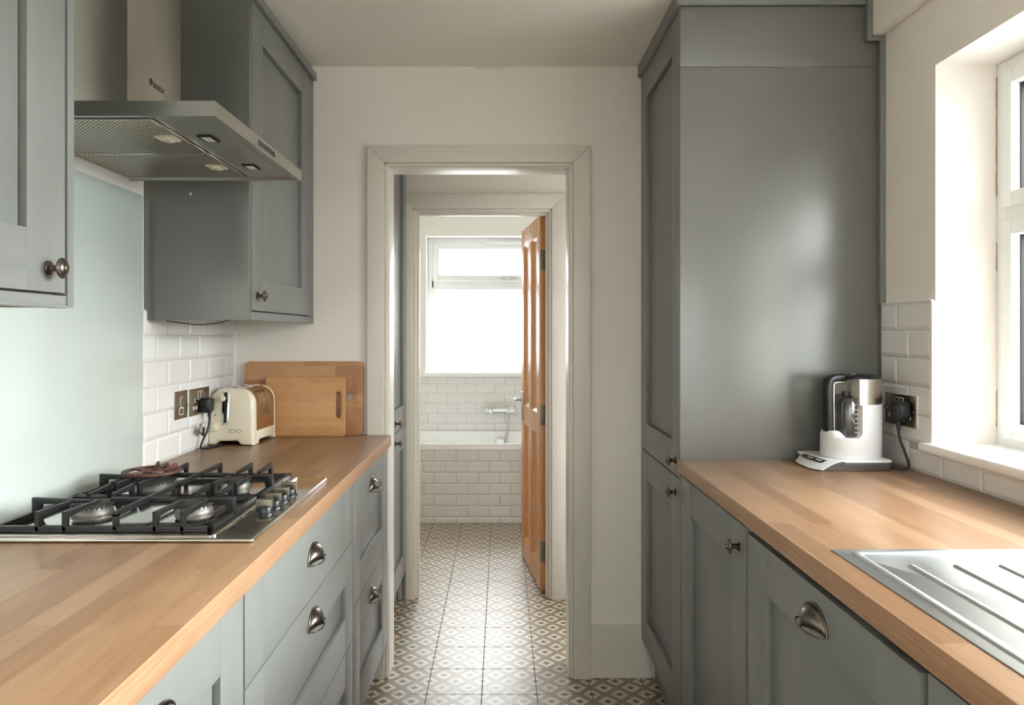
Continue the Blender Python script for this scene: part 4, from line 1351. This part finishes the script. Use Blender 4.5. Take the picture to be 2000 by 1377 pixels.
# control panel strip on the nose
def nose_pt(u, v):
    """u along y index 0..4, v up the slope 0..1."""
    i = min(int(u), 3)
    fu = u - i
    l = [lo[i][j] + (lo[i + 1][j] - lo[i][j]) * fu for j in (0, 1)]
    h_ = [hi[i][j] + (hi[i + 1][j] - hi[i][j]) * fu for j in (0, 1)]
    return Vector((l[0] + (h_[0] - l[0]) * v, l[1] + (h_[1] - l[1]) * v, z0 + 0.004 + 0.0248 * math.sin(v * PI / 2)))
def nose_patch(u0, u1, v0, v1, lift):
    mb = MB()
    n = 10
    g = []
    for i in range(n + 1):
        row = []
        for j in range(5):
            p = nose_pt(u0 + (u1 - u0) * i / n, v0 + (v1 - v0) * j / 4)
            row.append(mb.bm.verts.new(p + Vector((-0.6, -0.15, 0.8)) * lift))
        g.append(row)
    for i in range(n):
        for j in range(4):
            mb.bm.faces.new((g[i][j], g[i + 1][j], g[i + 1][j + 1], g[i][j + 1]))
    bmesh.ops.recalc_face_normals(mb.bm, faces=mb.bm.faces)
    if sum(f.normal.z for f in mb.bm.faces) < 0:
        bmesh.ops.reverse_faces(mb.bm, faces=mb.bm.faces)
    r = bmesh.ops.solidify(mb.bm, geom=mb.bm.faces[:], thickness=0.0008)
    return mb
cp = part('control_panel', nose_patch(0.75, 2.95, 0.40, 0.66, 0.0014), M['black'], KB)
part('start_button', nose_patch(2.5, 2.85, 0.44, 0.62, 0.0022), M['darkgrey'], cp)
mb = nose_patch(1.65, 2.15, 0.50, 0.56, 0.0022)
part('panel_print', mb, M['print'], cp)
mb = nose_patch(0.95, 1.4, 0.50, 0.56, 0.0022)
part('panel_print', mb, M['print'], cp)
# cord and plug
kc = part('power_cord', MB().tube(bezier([(1.058, 1.985, z0 + 0.010), (1.075, 1.972, z0 + 0.006), (1.098, 1.965, z0 + 0.006), (1.105, 1.972, z0 + 0.022), (1.102, 1.985, z0 + 0.05), (1.094, 1.995, z0 + 0.085), (1.090, 1.995, z0 + 0.115)], 10), 0.0036, 10), M['navy'], KB)
pg = MB().prism(rrect(1.995 - 0.0255, 1.995 + 0.0255, 1.066, 1.122, [0.022, 0.022, 0.016, 0.016], 7), 'x', XS - 0.0075, XS - 0.042, bev=0.009, seg=4)
for i in range(4):
    pg.lathe([(0.0, 0), (0.0075 - i * 0.0006, 0), (0.0075 - i * 0.0006, 0.003), (0, 0.003)], origin=(1.0905, 1.995, 1.0645 - i * 0.0042), seg=14)
pg.tube([(1.0905, 1.995, 1.068), (1.0905, 1.995, 1.045)], 0.0048, 12)
part('plug', pg, M['navy'], KB, ang=60)

# kettle body, built in its own frame: handle towards -x
ke = thing('kettle', 'white and steel electric kettle with smoked water gauge on its base', 'kettle', (0.985, 2.045, ZR + 0.0287), rotz=R(14))
def oval(cx, a_left, a_right, b_, n=48, z=0):
    out = []
    for i in range(n):
        t = 2 * PI * i / n
        c, s_ = math.cos(t), math.sin(t)
        a = a_right if c > 0 else a_left
        out.append((cx + a * math.copysign(abs(c) ** 0.9, c), b_ * math.copysign(abs(s_) ** 0.9, s_)))
    return out
def loft(sections, cap=True):
    mb = MB()
    rs = []
    for pts, z in sections:
        rs.append([mb.bm.verts.new((p[0], p[1], z)) for p in pts])
    n = len(rs[0])
    for a, b2 in zip(rs, rs[1:]):
        for i in range(n):
            mb.bm.faces.new((a[i], a[(i + 1) % n], b2[(i + 1) % n], b2[i]))
    if cap:
        mb.bm.faces.new(list(reversed(rs[0])))
        mb.bm.faces.new(rs[-1])
    bmesh.ops.recalc_face_normals(mb.bm, faces=mb.bm.faces)
    return mb
HH = 0.229
# lower white skirt (full oval) with sloping shoulder on the handle side
AL, AR, BB = 0.088, 0.085, 0.062
secs = [(oval(0, AL - 0.003, AR - 0.001, BB - 0.002), 0.0), (oval(0, AL, AR, BB), 0.003), (oval(0, AL - 0.001, AR, BB), 0.058)]
mb = loft(secs)
part('lower_body', mb, M['kwhite'], ke, local=True, ang=50)
# front (non-handle) white wall above the skirt, U-shaped edge towards the handle
def front_body(z0_, z1_, xcut, bl, inset=0.0):
    secs = []
    n = 24
    for k in range(n + 1):
        z = z0_ + (z1_ - z0_) * (k / n) ** 1.7
        xc = xcut(z)
        pts = []
        for i in range(25):
            t = -PI / 2 + PI * i / 24
            pts.append((0.0 + (AR - inset) * math.cos(t) ** 0.9 if math.cos(t) > 0 else 0.0, (BB - inset) * math.copysign(abs(math.sin(t)) ** 0.9, math.sin(t))))
        pts = [p for p in pts]
        pts += [(xc, (BB - inset) * 0.985), (xc - 0.006, BB * 0.4), (xc - 0.006, -BB * 0.4), (xc, -(BB - inset) * 0.985)]
        secs.append((pts, z))
    return loft(secs)
def ucut(z):
    r, zc = 0.017, 0.0575 + 0.017
    if z < zc:
        return -0.014 - (r - math.sqrt(max(0.0, r * r - (zc - z) ** 2)))
    return -0.014
mb = front_body(0.0575, 0.148, ucut, 0)
part('upper_body', mb, M['kwhite'], ke, local=True, ang=50)
# shoulder pieces rising to the handle foot
mb = loft([(oval(-0.060, 0.0265, 0.026, BB * 0.66, 32), 0.0565), (oval(-0.062, 0.0245, 0.020, BB * 0.62, 32), 0.063), (oval(-0.064, 0.0225, 0.013, BB * 0.54, 32), 0.070), (oval(-0.066, 0.0195, 0.009, BB * 0.46, 32), 0.075)])
part('handle_foot', mb, M['kwhite'], ke, local=True, ang=50)
mb = front_body(0.1475, 0.2185, lambda z: -0.022, 0, inset=0.0012)
part('steel_band', mb, M['kettlesteel'], ke, local=True, ang=50)
mb = loft([(oval(0.0, 0.034, AR - 0.002, BB - 0.003), 0.2178), (oval(0.0, 0.034, AR - 0.001, BB - 0.002), 0.2215), (oval(0.0, 0.032, AR - 0.004, BB - 0.006), 0.2262), (oval(0.0, 0.02, AR - 0.02, BB - 0.02), 0.2285)])
part('lid', mb, M['black'], ke, local=True, ang=50)
mb = MB().lathe([(0, 0), (0.013, 0), (0.012, 0.003), (0, 0.0035)], origin=(0.0, 0, 0.2282), seg=24)
part('lid_button', mb, M['darkgrey'], ke, local=True)
# water gauge
mb = MB()
for k in range(1):
    pts = rrect(-0.050, -0.013, -BB * 0.80, BB * 0.80, 0.016, 6)
mb2 = loft([([(p[0] * 0.6 - 0.0126, p[1] * 0.6) for p in pts], 0.0485), ([(p[0] * 0.9 - 0.003, p[1] * 0.9) for p in pts], 0.054), (pts, 0.064), (pts, 0.150), ([(p[0] * 0.9 - 0.001, p[1] * 0.9) for p in pts], 0.164), ([(p[0] * 0.62 - 0.008, p[1] * 0.6) for p in pts], 0.172)])
ga = part('water_gauge', mb2, M['smoke'], ke, local=True, ang=60)
mb = MB()
for i, z in enumerate([0.072 + 0.0125 * k for k in range(7)]):
    mb.box(-0.030, -0.018, -BB * 0.815, -BB * 0.8 + 0.0002, z, z + 0.0011)
part('gauge_marks', mb, M['print'], ga, local=True, smooth=False)
part('gauge_cap', MB().lathe([(0, 0), (0.0105, 0), (0.0105, 0.012), (0, 0.012)], origin=(-0.033, -0.018, 0.1715), seg=20), M['black'], ke, local=True)
# handle: dark strip with pale inner line
mb = MB()
spine = bezier([(-0.0755, 0, 0.064), (-0.0765, 0, 0.10), (-0.0775, 0, 0.15), (-0.0775, 0, 0.195), (-0.0735, 0, 0.2125), (-0.060, 0, 0.2195), (-0.030, 0, 0.2215)], 8)
def strip(spine, wid, thk, off):
    mb = MB()
    rs = []
    for i, p in enumerate(spine):
        d = (spine[min(i + 1, len(spine) - 1)] - spine[max(i - 1, 0)]).normalized()
        nrm = Vector((d.z, 0, -d.x))          # towards the body
        c = p + nrm * off
        ring_ = []
        for k in range(16):
            a = 2 * PI * k / 16
            ring_.append(mb.bm.verts.new(c + nrm * thk * math.copysign(abs(math.cos(a)) ** 0.6, math.cos(a)) + Vector((0, 1, 0)) * wid * math.copysign(abs(math.sin(a)) ** 0.6, math.sin(a))))
        rs.append(ring_)
    for a, b2 in zip(rs, rs[1:]):
        for k in range(16):
            mb.bm.faces.new((a[k], a[(k + 1) % 16], b2[(k + 1) % 16], b2[k]))
    mb.bm.faces.new(rs[0])
    mb.bm.faces.new(list(reversed(rs[-1])))
    bmesh.ops.recalc_face_normals(mb.bm, faces=mb.bm.faces)
    return mb
hn = part('handle', strip(spine, 0.015, 0.0105, 0.0), M['black'], ke, local=True, ang=60)
part('handle_inlay', strip(spine, 0.0125, 0.0035, 0.0125), M['steel'], hn, local=True, ang=60)
# lettering wrapped on the steel band
def wrap(co):
    a = -0.30 + co.x / 0.07
    r_ = 0.0012
    return Vector(((AR + 0.0002 + co.z) * math.cos(a) ** 0.9 if math.cos(a) > 0 else 0, (BB + 0.0002 + co.z) * math.copysign(abs(math.sin(a)) ** 0.9, math.sin(a)), 0.158 + co.y))
def wrap2(co):
    a = -1.22 + co.x / 0.07
    return Vector(((AR + co.z) * abs(math.cos(a)) ** 0.9, (BB + co.z) * math.copysign(abs(math.sin(a)) ** 0.9, math.sin(a)), 0.157 + co.y))
part('brand_lettering', text_mb('BOSCH', 0.0135, Matrix.Identity(4), 0.0004, bend=wrap2), M['darkprint'], ke, local=True, smooth=False)

# ------------------------------------------------------------------ sink drainer
sx0, sx1, sy0, sy1 = 0.568, 1.06, 0.36, 1.253
zs = ZR + 0.0003
sk = thing('sink_drainer', 'ribbed stainless steel drainer set into the kettle worktop', 'sink', (0.81, 0.8, ZR))
mb = MB()
mb.prism(rrect(sx0, sx1, sy0, sy1, 0.004), 'z', zs, zs + 0.0014, bev=0.0008)
part('rim_sheet', mb, M['sinksteel'], sk)
# pressed tray: raised inner border and drain ribs
mb = MB()
def bead(pts, r, h):
    """Low rounded ridge on the sheet."""
    t = bmesh.new()
    rs = []
    pts = [Vector(p) for p in pts]
    for i, p in enumerate(pts):
        d = (pts[min(i + 1, len(pts) - 1)] - pts[max(i - 1, 0)]).normalized()
        u = Vector((d.y, -d.x, 0))
        rs.append([t.verts.new(p + u * r * math.cos(PI * k / 8) + Vector((0, 0, h * math.sin(PI * k / 8)))) for k in range(9)])
    for a, b2 in zip(rs, rs[1:]):
        for k in range(8):
            t.faces.new((a[k], a[k + 1], b2[k + 1], b2[k]))
    t.faces.new(rs[0])
    t.faces.new(list(reversed(rs[-1])))
    bmesh.ops.recalc_face_normals(t, faces=t.faces)
    mb._merge(t)
zt = zs + 0.001
ring_pts = [(sx0 + 0.030, 0.40, zt)] + [(sx0 + 0.030, 1.20 + 0.0, zt)]
rr = 0.016
arc = [(sx0 + 0.028 + rr - rr * math.cos(a), 1.232 - rr + rr * math.sin(a), zt) for a in [PI / 2 * i / 6 for i in range(7)]]
bead([(sx0 + 0.028, 0.40, zt)] + arc + [(1.03, 1.232, zt)], 0.009, 0.0032)
part('raised_border', mb, M['sinksteel'], sk, ang=60)
for i in range(5):
    xr = 0.655 + i * 0.0725
    if xr > 1.0:
        break
    mb = MB()
    pts = [(xr, 0.62 + 0.54 * k / 12, zt) for k in range(13)]
    bead(pts, 0.0065, 0.0035)
    part('drain_rib', mb, M['sinksteel'], sk, ang=60)
bw = MB()
bw.prism(rrect(0.625, 1.02, 0.385, 0.60, 0.03), 'z', zs + 0.0014, zs + 0.0016)
# bowl begins behind the frame edge
part('overflow_dish', bw, M['sinksteel'], sk)

# ------------------------------------------------------------------ bathroom
bt = thing('bathtub', 'white bath with tiled front below the frosted window', 'bathtub', (-0.1, 5.33, 0))
ZB = 0.546
tub = bmesh.new()
ox0, ox1, oy0, oy1 = -0.948, 0.748, 4.977, 5.672
def lp(x0, x1, y0, y1, r, z):
    return [tub.verts.new((p[0], p[1], z)) for p in rrect(x0, x1, y0, y1, r, 6)]
L = [lp(ox0, ox1, oy0, oy1, 0.012, ZB - 0.042), lp(ox0, ox1, oy0, oy1, 0.012, ZB - 0.006), lp(ox0 + 0.004, ox1 - 0.004, oy0 + 0.004, oy1 - 0.004, 0.012, ZB),
     lp(ox0 + 0.055, ox1 - 0.055, oy0 + 0.05, oy1 - 0.05, 0.08, ZB), lp(ox0 + 0.062, ox1 - 0.062, oy0 + 0.057, oy1 - 0.057, 0.08, ZB - 0.008), lp(ox0 + 0.12, ox1 - 0.10, oy0 + 0.09, oy1 - 0.09, 0.1, ZB - 0.36), lp(ox0 + 0.2, ox1 - 0.16, oy0 + 0.14, oy1 - 0.14, 0.1, ZB - 0.40)]
for a, b2 in zip(L, L[1:]):
    n = len(a)
    for i in range(n):
        tub.faces.new((a[i], a[(i + 1) % n], b2[(i + 1) % n], b2[i]))
tub.faces.new(L[-1])
bmesh.ops.recalc_face_normals(tub, faces=tub.faces)
mb = MB()
mb._merge(tub)
part('tub', mb, M['bath'], bt, ang=50)
rc = rows(-0.948, 0.748, 0.001, 0.502, 0.5025 - 0.0763 * 7, 0.0763, 0.15, -0.6125 + 0.0, -0.5365, 0)
rc = [(a, c, max(z0_, 0.001), z1_) for (a, c, z0_, z1_) in rc if z1_ > 0.01]
tf = part('tiled_front', tile_field(rc, 'y', 4.983, 0.007, face=-1), M['tile'], bt, smooth=False)
part('panel_board', MB().box(-0.948, 0.748, 4.9795, 5.0, 0.0, 0.503), M['grout'], bt, smooth=False)
ov = MB().lathe([(0, 0), (0.034, 0), (0.034, 0.006), (0.03, 0.012), (0.015, 0.016), (0.013, 0.026), (0, 0.027)], origin=(-0.012, 5.60, 0.474), axis='-y', seg=28)
part('overflow_knob', ov, M['chrome'], bt)
# shower mixer
ms = thing('shower_mixer', 'chrome bar bath mixer with hose on the tiles above the bath', 'shower mixer', (-0.01, YE, 0.6))
yw = YE - 0.011
zc = 0.71
mb = MB().tube([(-0.125, yw - 0.055, zc), (0.098, yw - 0.055, zc)], 0.0165, 20)
mb.tube([(-0.128, yw - 0.055, zc), (-0.110, yw - 0.055, zc)], 0.020, 20)
mb.tube([(0.062, yw - 0.055, zc), (0.10, yw - 0.055, zc)], 0.020, 20)
part('valve_bar', mb, M['chrome'], ms)
for xx in (-0.095, 0.065):
    mb = MB().lathe([(0, 0), (0.028, 0), (0.026, 0.012), (0.014, 0.016), (0.013, 0.055), (0, 0.055)], origin=(xx, yw + 0.003, zc + 0.012), axis='-y', seg=24)
    part('wall_union', mb, M['chrome'], ms)
mb = MB().tube(bezier([(-0.09, yw - 0.055, zc), (-0.09, yw - 0.10, zc - 0.008), (-0.09, yw - 0.125, zc - 0.03)], 6), 0.023, 18)
part('bath_spout', mb, M['chrome'], ms)
mb = MB().lathe([(0, 0), (0.017, 0), (0.017, 0.02), (0.012, 0.024), (0, 0.025)], origin=(0.052, yw - 0.068, zc - 0.004), axis='-y', seg=20)
part('diverter', mb, M['chrome'], ms)
mb = MB().tube(bezier([(0.055, yw - 0.06, zc - 0.018), (0.055, yw - 0.062, zc - 0.06), (0.048, yw - 0.066, zc - 0.13), (0.036, yw - 0.075, zc - 0.20), (0.028, yw - 0.085, zc - 0.26), (0.05, yw - 0.12, zc - 0.33)], 8), 0.0075, 10)
part('shower_hose', mb, M['steel'], ms)

# pine door, hinge axis as root; +x of its own frame runs along the door width
dw, dh, dt = 0.622, 1.892, 0.035
ang = math.atan2(0.617, -0.077)
dx, dy = 0.1935, 3.655
door = thing('door_1', 'waxed pine four-panel door standing open into the bathroom', 'door', (dx, dy, 0.012), rotz=ang, kind='structure')
# local: x along width from hinge, y in [-dt, 0]; visible face is local +y side -> faces -x in the world
mb = MB()
S, Mid = 0.095, 0.095
zr1, zr2 = 0.775, 0.885          # lock rail
bot, top = 0.115, dh - 0.098
def bx(x0, x1, z0_, z1_):
    mb.box(x0, x1, -dt, 0.0, z0_, z1_, 0.0015)
bx(0, S, 0, dh)
bx(dw - S, dw, 0, dh)
bx(S, dw - S, 0, bot)
bx(S, dw - S, zr1, zr2)
bx(S, dw - S, top, dh)
bx(dw / 2 - Mid / 2, dw / 2 + Mid / 2, bot, zr1)
bx(dw / 2 - Mid / 2, dw / 2 + Mid / 2, zr2, top)
part('door_frame', mb, M['pine'], door, local=True)
for (xa, xb) in ((S, dw / 2 - Mid / 2), (dw / 2 + Mid / 2, dw - S)):
    for (za, zb) in ((bot, zr1), (zr2, top)):
        p = MB().box(xa - 0.003, xb + 0.003, -dt + 0.013, -0.013, za - 0.003, zb + 0.003)
        for (sy, yf_) in ((1, 0.0), (-1, -dt)):
            for quad in (((xa, za), (xa, zb), (xa + 0.014, zb - 0.014), (xa + 0.014, za + 0.014)), ((xb, za), (xb, zb), (xb - 0.014, zb - 0.014), (xb - 0.014, za + 0.014)),
                         ((xa, za), (xb, za), (xb - 0.014, za + 0.014), (xa + 0.014, za + 0.014)), ((xa, zb), (xb, zb), (xb - 0.014, zb - 0.014), (xa + 0.014, zb - 0.014))):
                vs = [p.bm.verts.new((q[0], yf_ - sy * (0.002 if i < 2 else 0.0128), q[1])) for i, q in enumerate(quad)]
                f = p.bm.faces.new(vs)
                f.normal_update()
                if f.normal.y * sy < 0:
                    f.normal_flip()
        part('door_panel', p, M['pine'], door, local=True, smooth=False)
for zz in (1.665, 0.883, 0.195):
    h = MB().box(-0.0018, 0.001, -dt - 0.001, -0.0085 + 0.0085, zz - 0.051, zz + 0.051, 0.0006)
    h.tube([(-0.003, -dt - 0.004, zz - 0.051), (-0.003, -dt - 0.004, zz + 0.051)], 0.0055, 12)
    hg = part('hinge', h, M['hinge'], door, local=True, label='aged steel hinge')
hp = MB().box(dw - 0.062, dw - 0.022, 0.0, 0.008, 0.79, 0.955, 0.002)
dh_ = part('door_handle', hp, M['steel'], door, local=True, label='satin steel lever handle')
lv = MB().tube(bezier([(dw - 0.042, 0.006, 0.91), (dw - 0.042, 0.04, 0.91), (dw - 0.060, 0.05, 0.912), (dw - 0.135, 0.048, 0.915)], 8), 0.0085, 12)
part('lever', lv, M['steel'], dh_, local=True)
hp2 = MB().box(dw - 0.062, dw - 0.022, -dt - 0.008, -dt, 0.79, 0.955, 0.002).tube(bezier([(dw - 0.042, -dt - 0.006, 0.91), (dw - 0.042, -dt - 0.04, 0.91), (dw - 0.060, -dt - 0.05, 0.912), (dw - 0.135, -dt - 0.048, 0.915)], 8), 0.0085, 12)
part('door_handle', hp2, M['steel'], door, local=True, label='satin steel lever handle')
hk = MB().box(dw / 2 - 0.008, dw / 2 + 0.008, 0.0, 0.003, dh - 0.075, dh - 0.02, 0.001).tube(bezier([(dw / 2, 0.002, dh - 0.035), (dw / 2, 0.022, dh - 0.034), (dw / 2, 0.028, dh - 0.024)], 6), 0.003, 10)
hk.tube(bezier([(dw / 2, 0.002, dh - 0.06), (dw / 2, 0.014, dh - 0.068), (dw / 2, 0.018, dh - 0.06)], 6), 0.003, 10)
part('coat_hook', hk, M['chrome'], door, local=True)

# ceiling downlight just inside the top edge of the picture
dl = thing('ceiling_light', 'small round white ceiling light at the very top of the picture', 'ceiling light', (-0.445, 2.185, CEIL))
part('trim_ring', MB().lathe([(0.028, 0.0), (0.031, -0.004), (0.042, -0.004), (0.0445, 0.0)], origin=(-0.445, 2.160, CEIL), seg=36), M['white'], dl)
part('lens', MB().lathe([(0, -0.001), (0.029, -0.001), (0.029, 0.0), (0, 0.0)], origin=(-0.445, 2.160, CEIL), seg=30), M['print'], dl)

# ------------------------------------------------------------------ light
LOBE, LOBE_P = 2.7, 5.0      # brighter cloud where the hidden sun stands
w = bpy.data.worlds.new('overcast_sky')
bpy.context.scene.world = w
w.use_nodes = True
nt = w.node_tree
bg = nt.nodes['Background']
tc = nt.nodes.new('ShaderNodeTexCoord')
sep = nt.nodes.new('ShaderNodeSeparateXYZ')
nt.links.new(tc.outputs['Generated'], sep.inputs[0])
rp = nt.nodes.new('ShaderNodeValToRGB')
rp.color_ramp.elements[0].position = 0.0
rp.color_ramp.elements[0].color = (0.42, 0.43, 0.42, 1)
rp.color_ramp.elements[1].position = 0.35
rp.color_ramp.elements[1].color = (0.975, 0.985, 0.99, 1)
e = rp.color_ramp.elements.new(0.02)
e.color = (0.88, 0.895, 0.905, 1)
nt.links.new(sep.outputs['Z'], rp.inputs['Fac'])
dp = nt.nodes.new('ShaderNodeVectorMath')
dp.operation = 'DOT_PRODUCT'
nv = nt.nodes.new('ShaderNodeVectorMath')
nv.operation = 'NORMALIZE'
nt.links.new(tc.outputs['Generated'], nv.inputs[0])
nt.links.new(nv.outputs['Vector'], dp.inputs[0])
dp.inputs[1].default_value = Vector((0.95, 0.10, 0.18)).normalized()
def wm(op, a, b_):
    x = nt.nodes.new('ShaderNodeMath')
    x.operation = op
    for i, v in enumerate((a, b_)):
        if isinstance(v, (int, float)):
            x.inputs[i].default_value = v
        else:
            nt.links.new(v, x.inputs[i])
    return x.outputs[0]
glow = wm('ADD', wm('MULTIPLY', wm('POWER', wm('MAXIMUM', dp.outputs['Value'], 0.0), LOBE_P), LOBE), 1.0)
sy_ = nt.nodes.new('ShaderNodeSeparateXYZ')
nt.links.new(nv.outputs['Vector'], sy_.inputs[0])
glow = wm('MULTIPLY', glow, wm('ADD', wm('MULTIPLY', sy_.outputs['Y'], 0.40), 0.62))
sm_ = nt.nodes.new('ShaderNodeVectorMath')
sm_.operation = 'SCALE'
nt.links.new(rp.outputs['Color'], sm_.inputs[0])
nt.links.new(glow, sm_.inputs['Scale'])
nt.links.new(sm_.outputs['Vector'], bg.inputs['Color'])
bg.inputs['Strength'].default_value = 7.0

def portal(name, loc, rot, sx, sy):
    l = bpy.data.lights.new(name, 'AREA')
    l.shape = 'RECTANGLE'
    l.size, l.size_y = sx, sy
    l.cycles.is_portal = True
    o = bpy.data.objects.new(name, l)
    C.objects.link(o)
    o.location = loc
    o.rotation_euler = rot
    return o
portal('daylight_portal', (XW + 0.01, (WY0 + WY1) / 2, 1.51), (0, R(90), 0), 1.02, WY1 - WY0)
portal('daylight_portal', ((BX0 + BX1) / 2, YE + 0.25, 1.53), (R(-90), 0, 0), BX1 - BX0, 1.1)

portal('daylight_portal', (0, YN - 0.11, (RZ0 + RZ1) / 2), (R(90), 0, 0), 2 * RX, RZ1 - RZ0)
portal('daylight_portal', (0.86, 3.23, 1.1), (0, R(90), 0), 1.75, 0.42)

# ------------------------------------------------------------------ camera
cam = bpy.data.cameras.new('camera')
cam.sensor_fit = 'HORIZONTAL'
cam.sensor_width = 36.0
cam.lens = 1417.0 / 2000.0 * 36.0
cam.shift_x = (1000 - 980) / 2000.0
cam.shift_y = -(688.5 - 650) / 2000.0
cam.clip_start = 0.02
co_ = bpy.data.objects.new('camera', cam)
C.objects.link(co_)
co_.location = (0, 0, 1.31)
co_.rotation_euler = (R(90), 0, 0)
sc = bpy.context.scene
sc.camera = co_
sc.view_settings.view_transform = 'Standard'
sc.view_settings.look = 'None'
sc.view_settings.gamma = 1.0
sc.view_settings.use_curve_mapping = False
sc.view_settings.exposure = 2.0
sc.cycles.max_bounces = 12
sc.cycles.diffuse_bounces = 6
sc.cycles.glossy_bounces = 6
sc.cycles.transparent_max_bounces = 12
sc.cycles.caustics_reflective = False
sc.cycles.caustics_refractive = False
sc.cycles.sample_clamp_indirect = 6.0
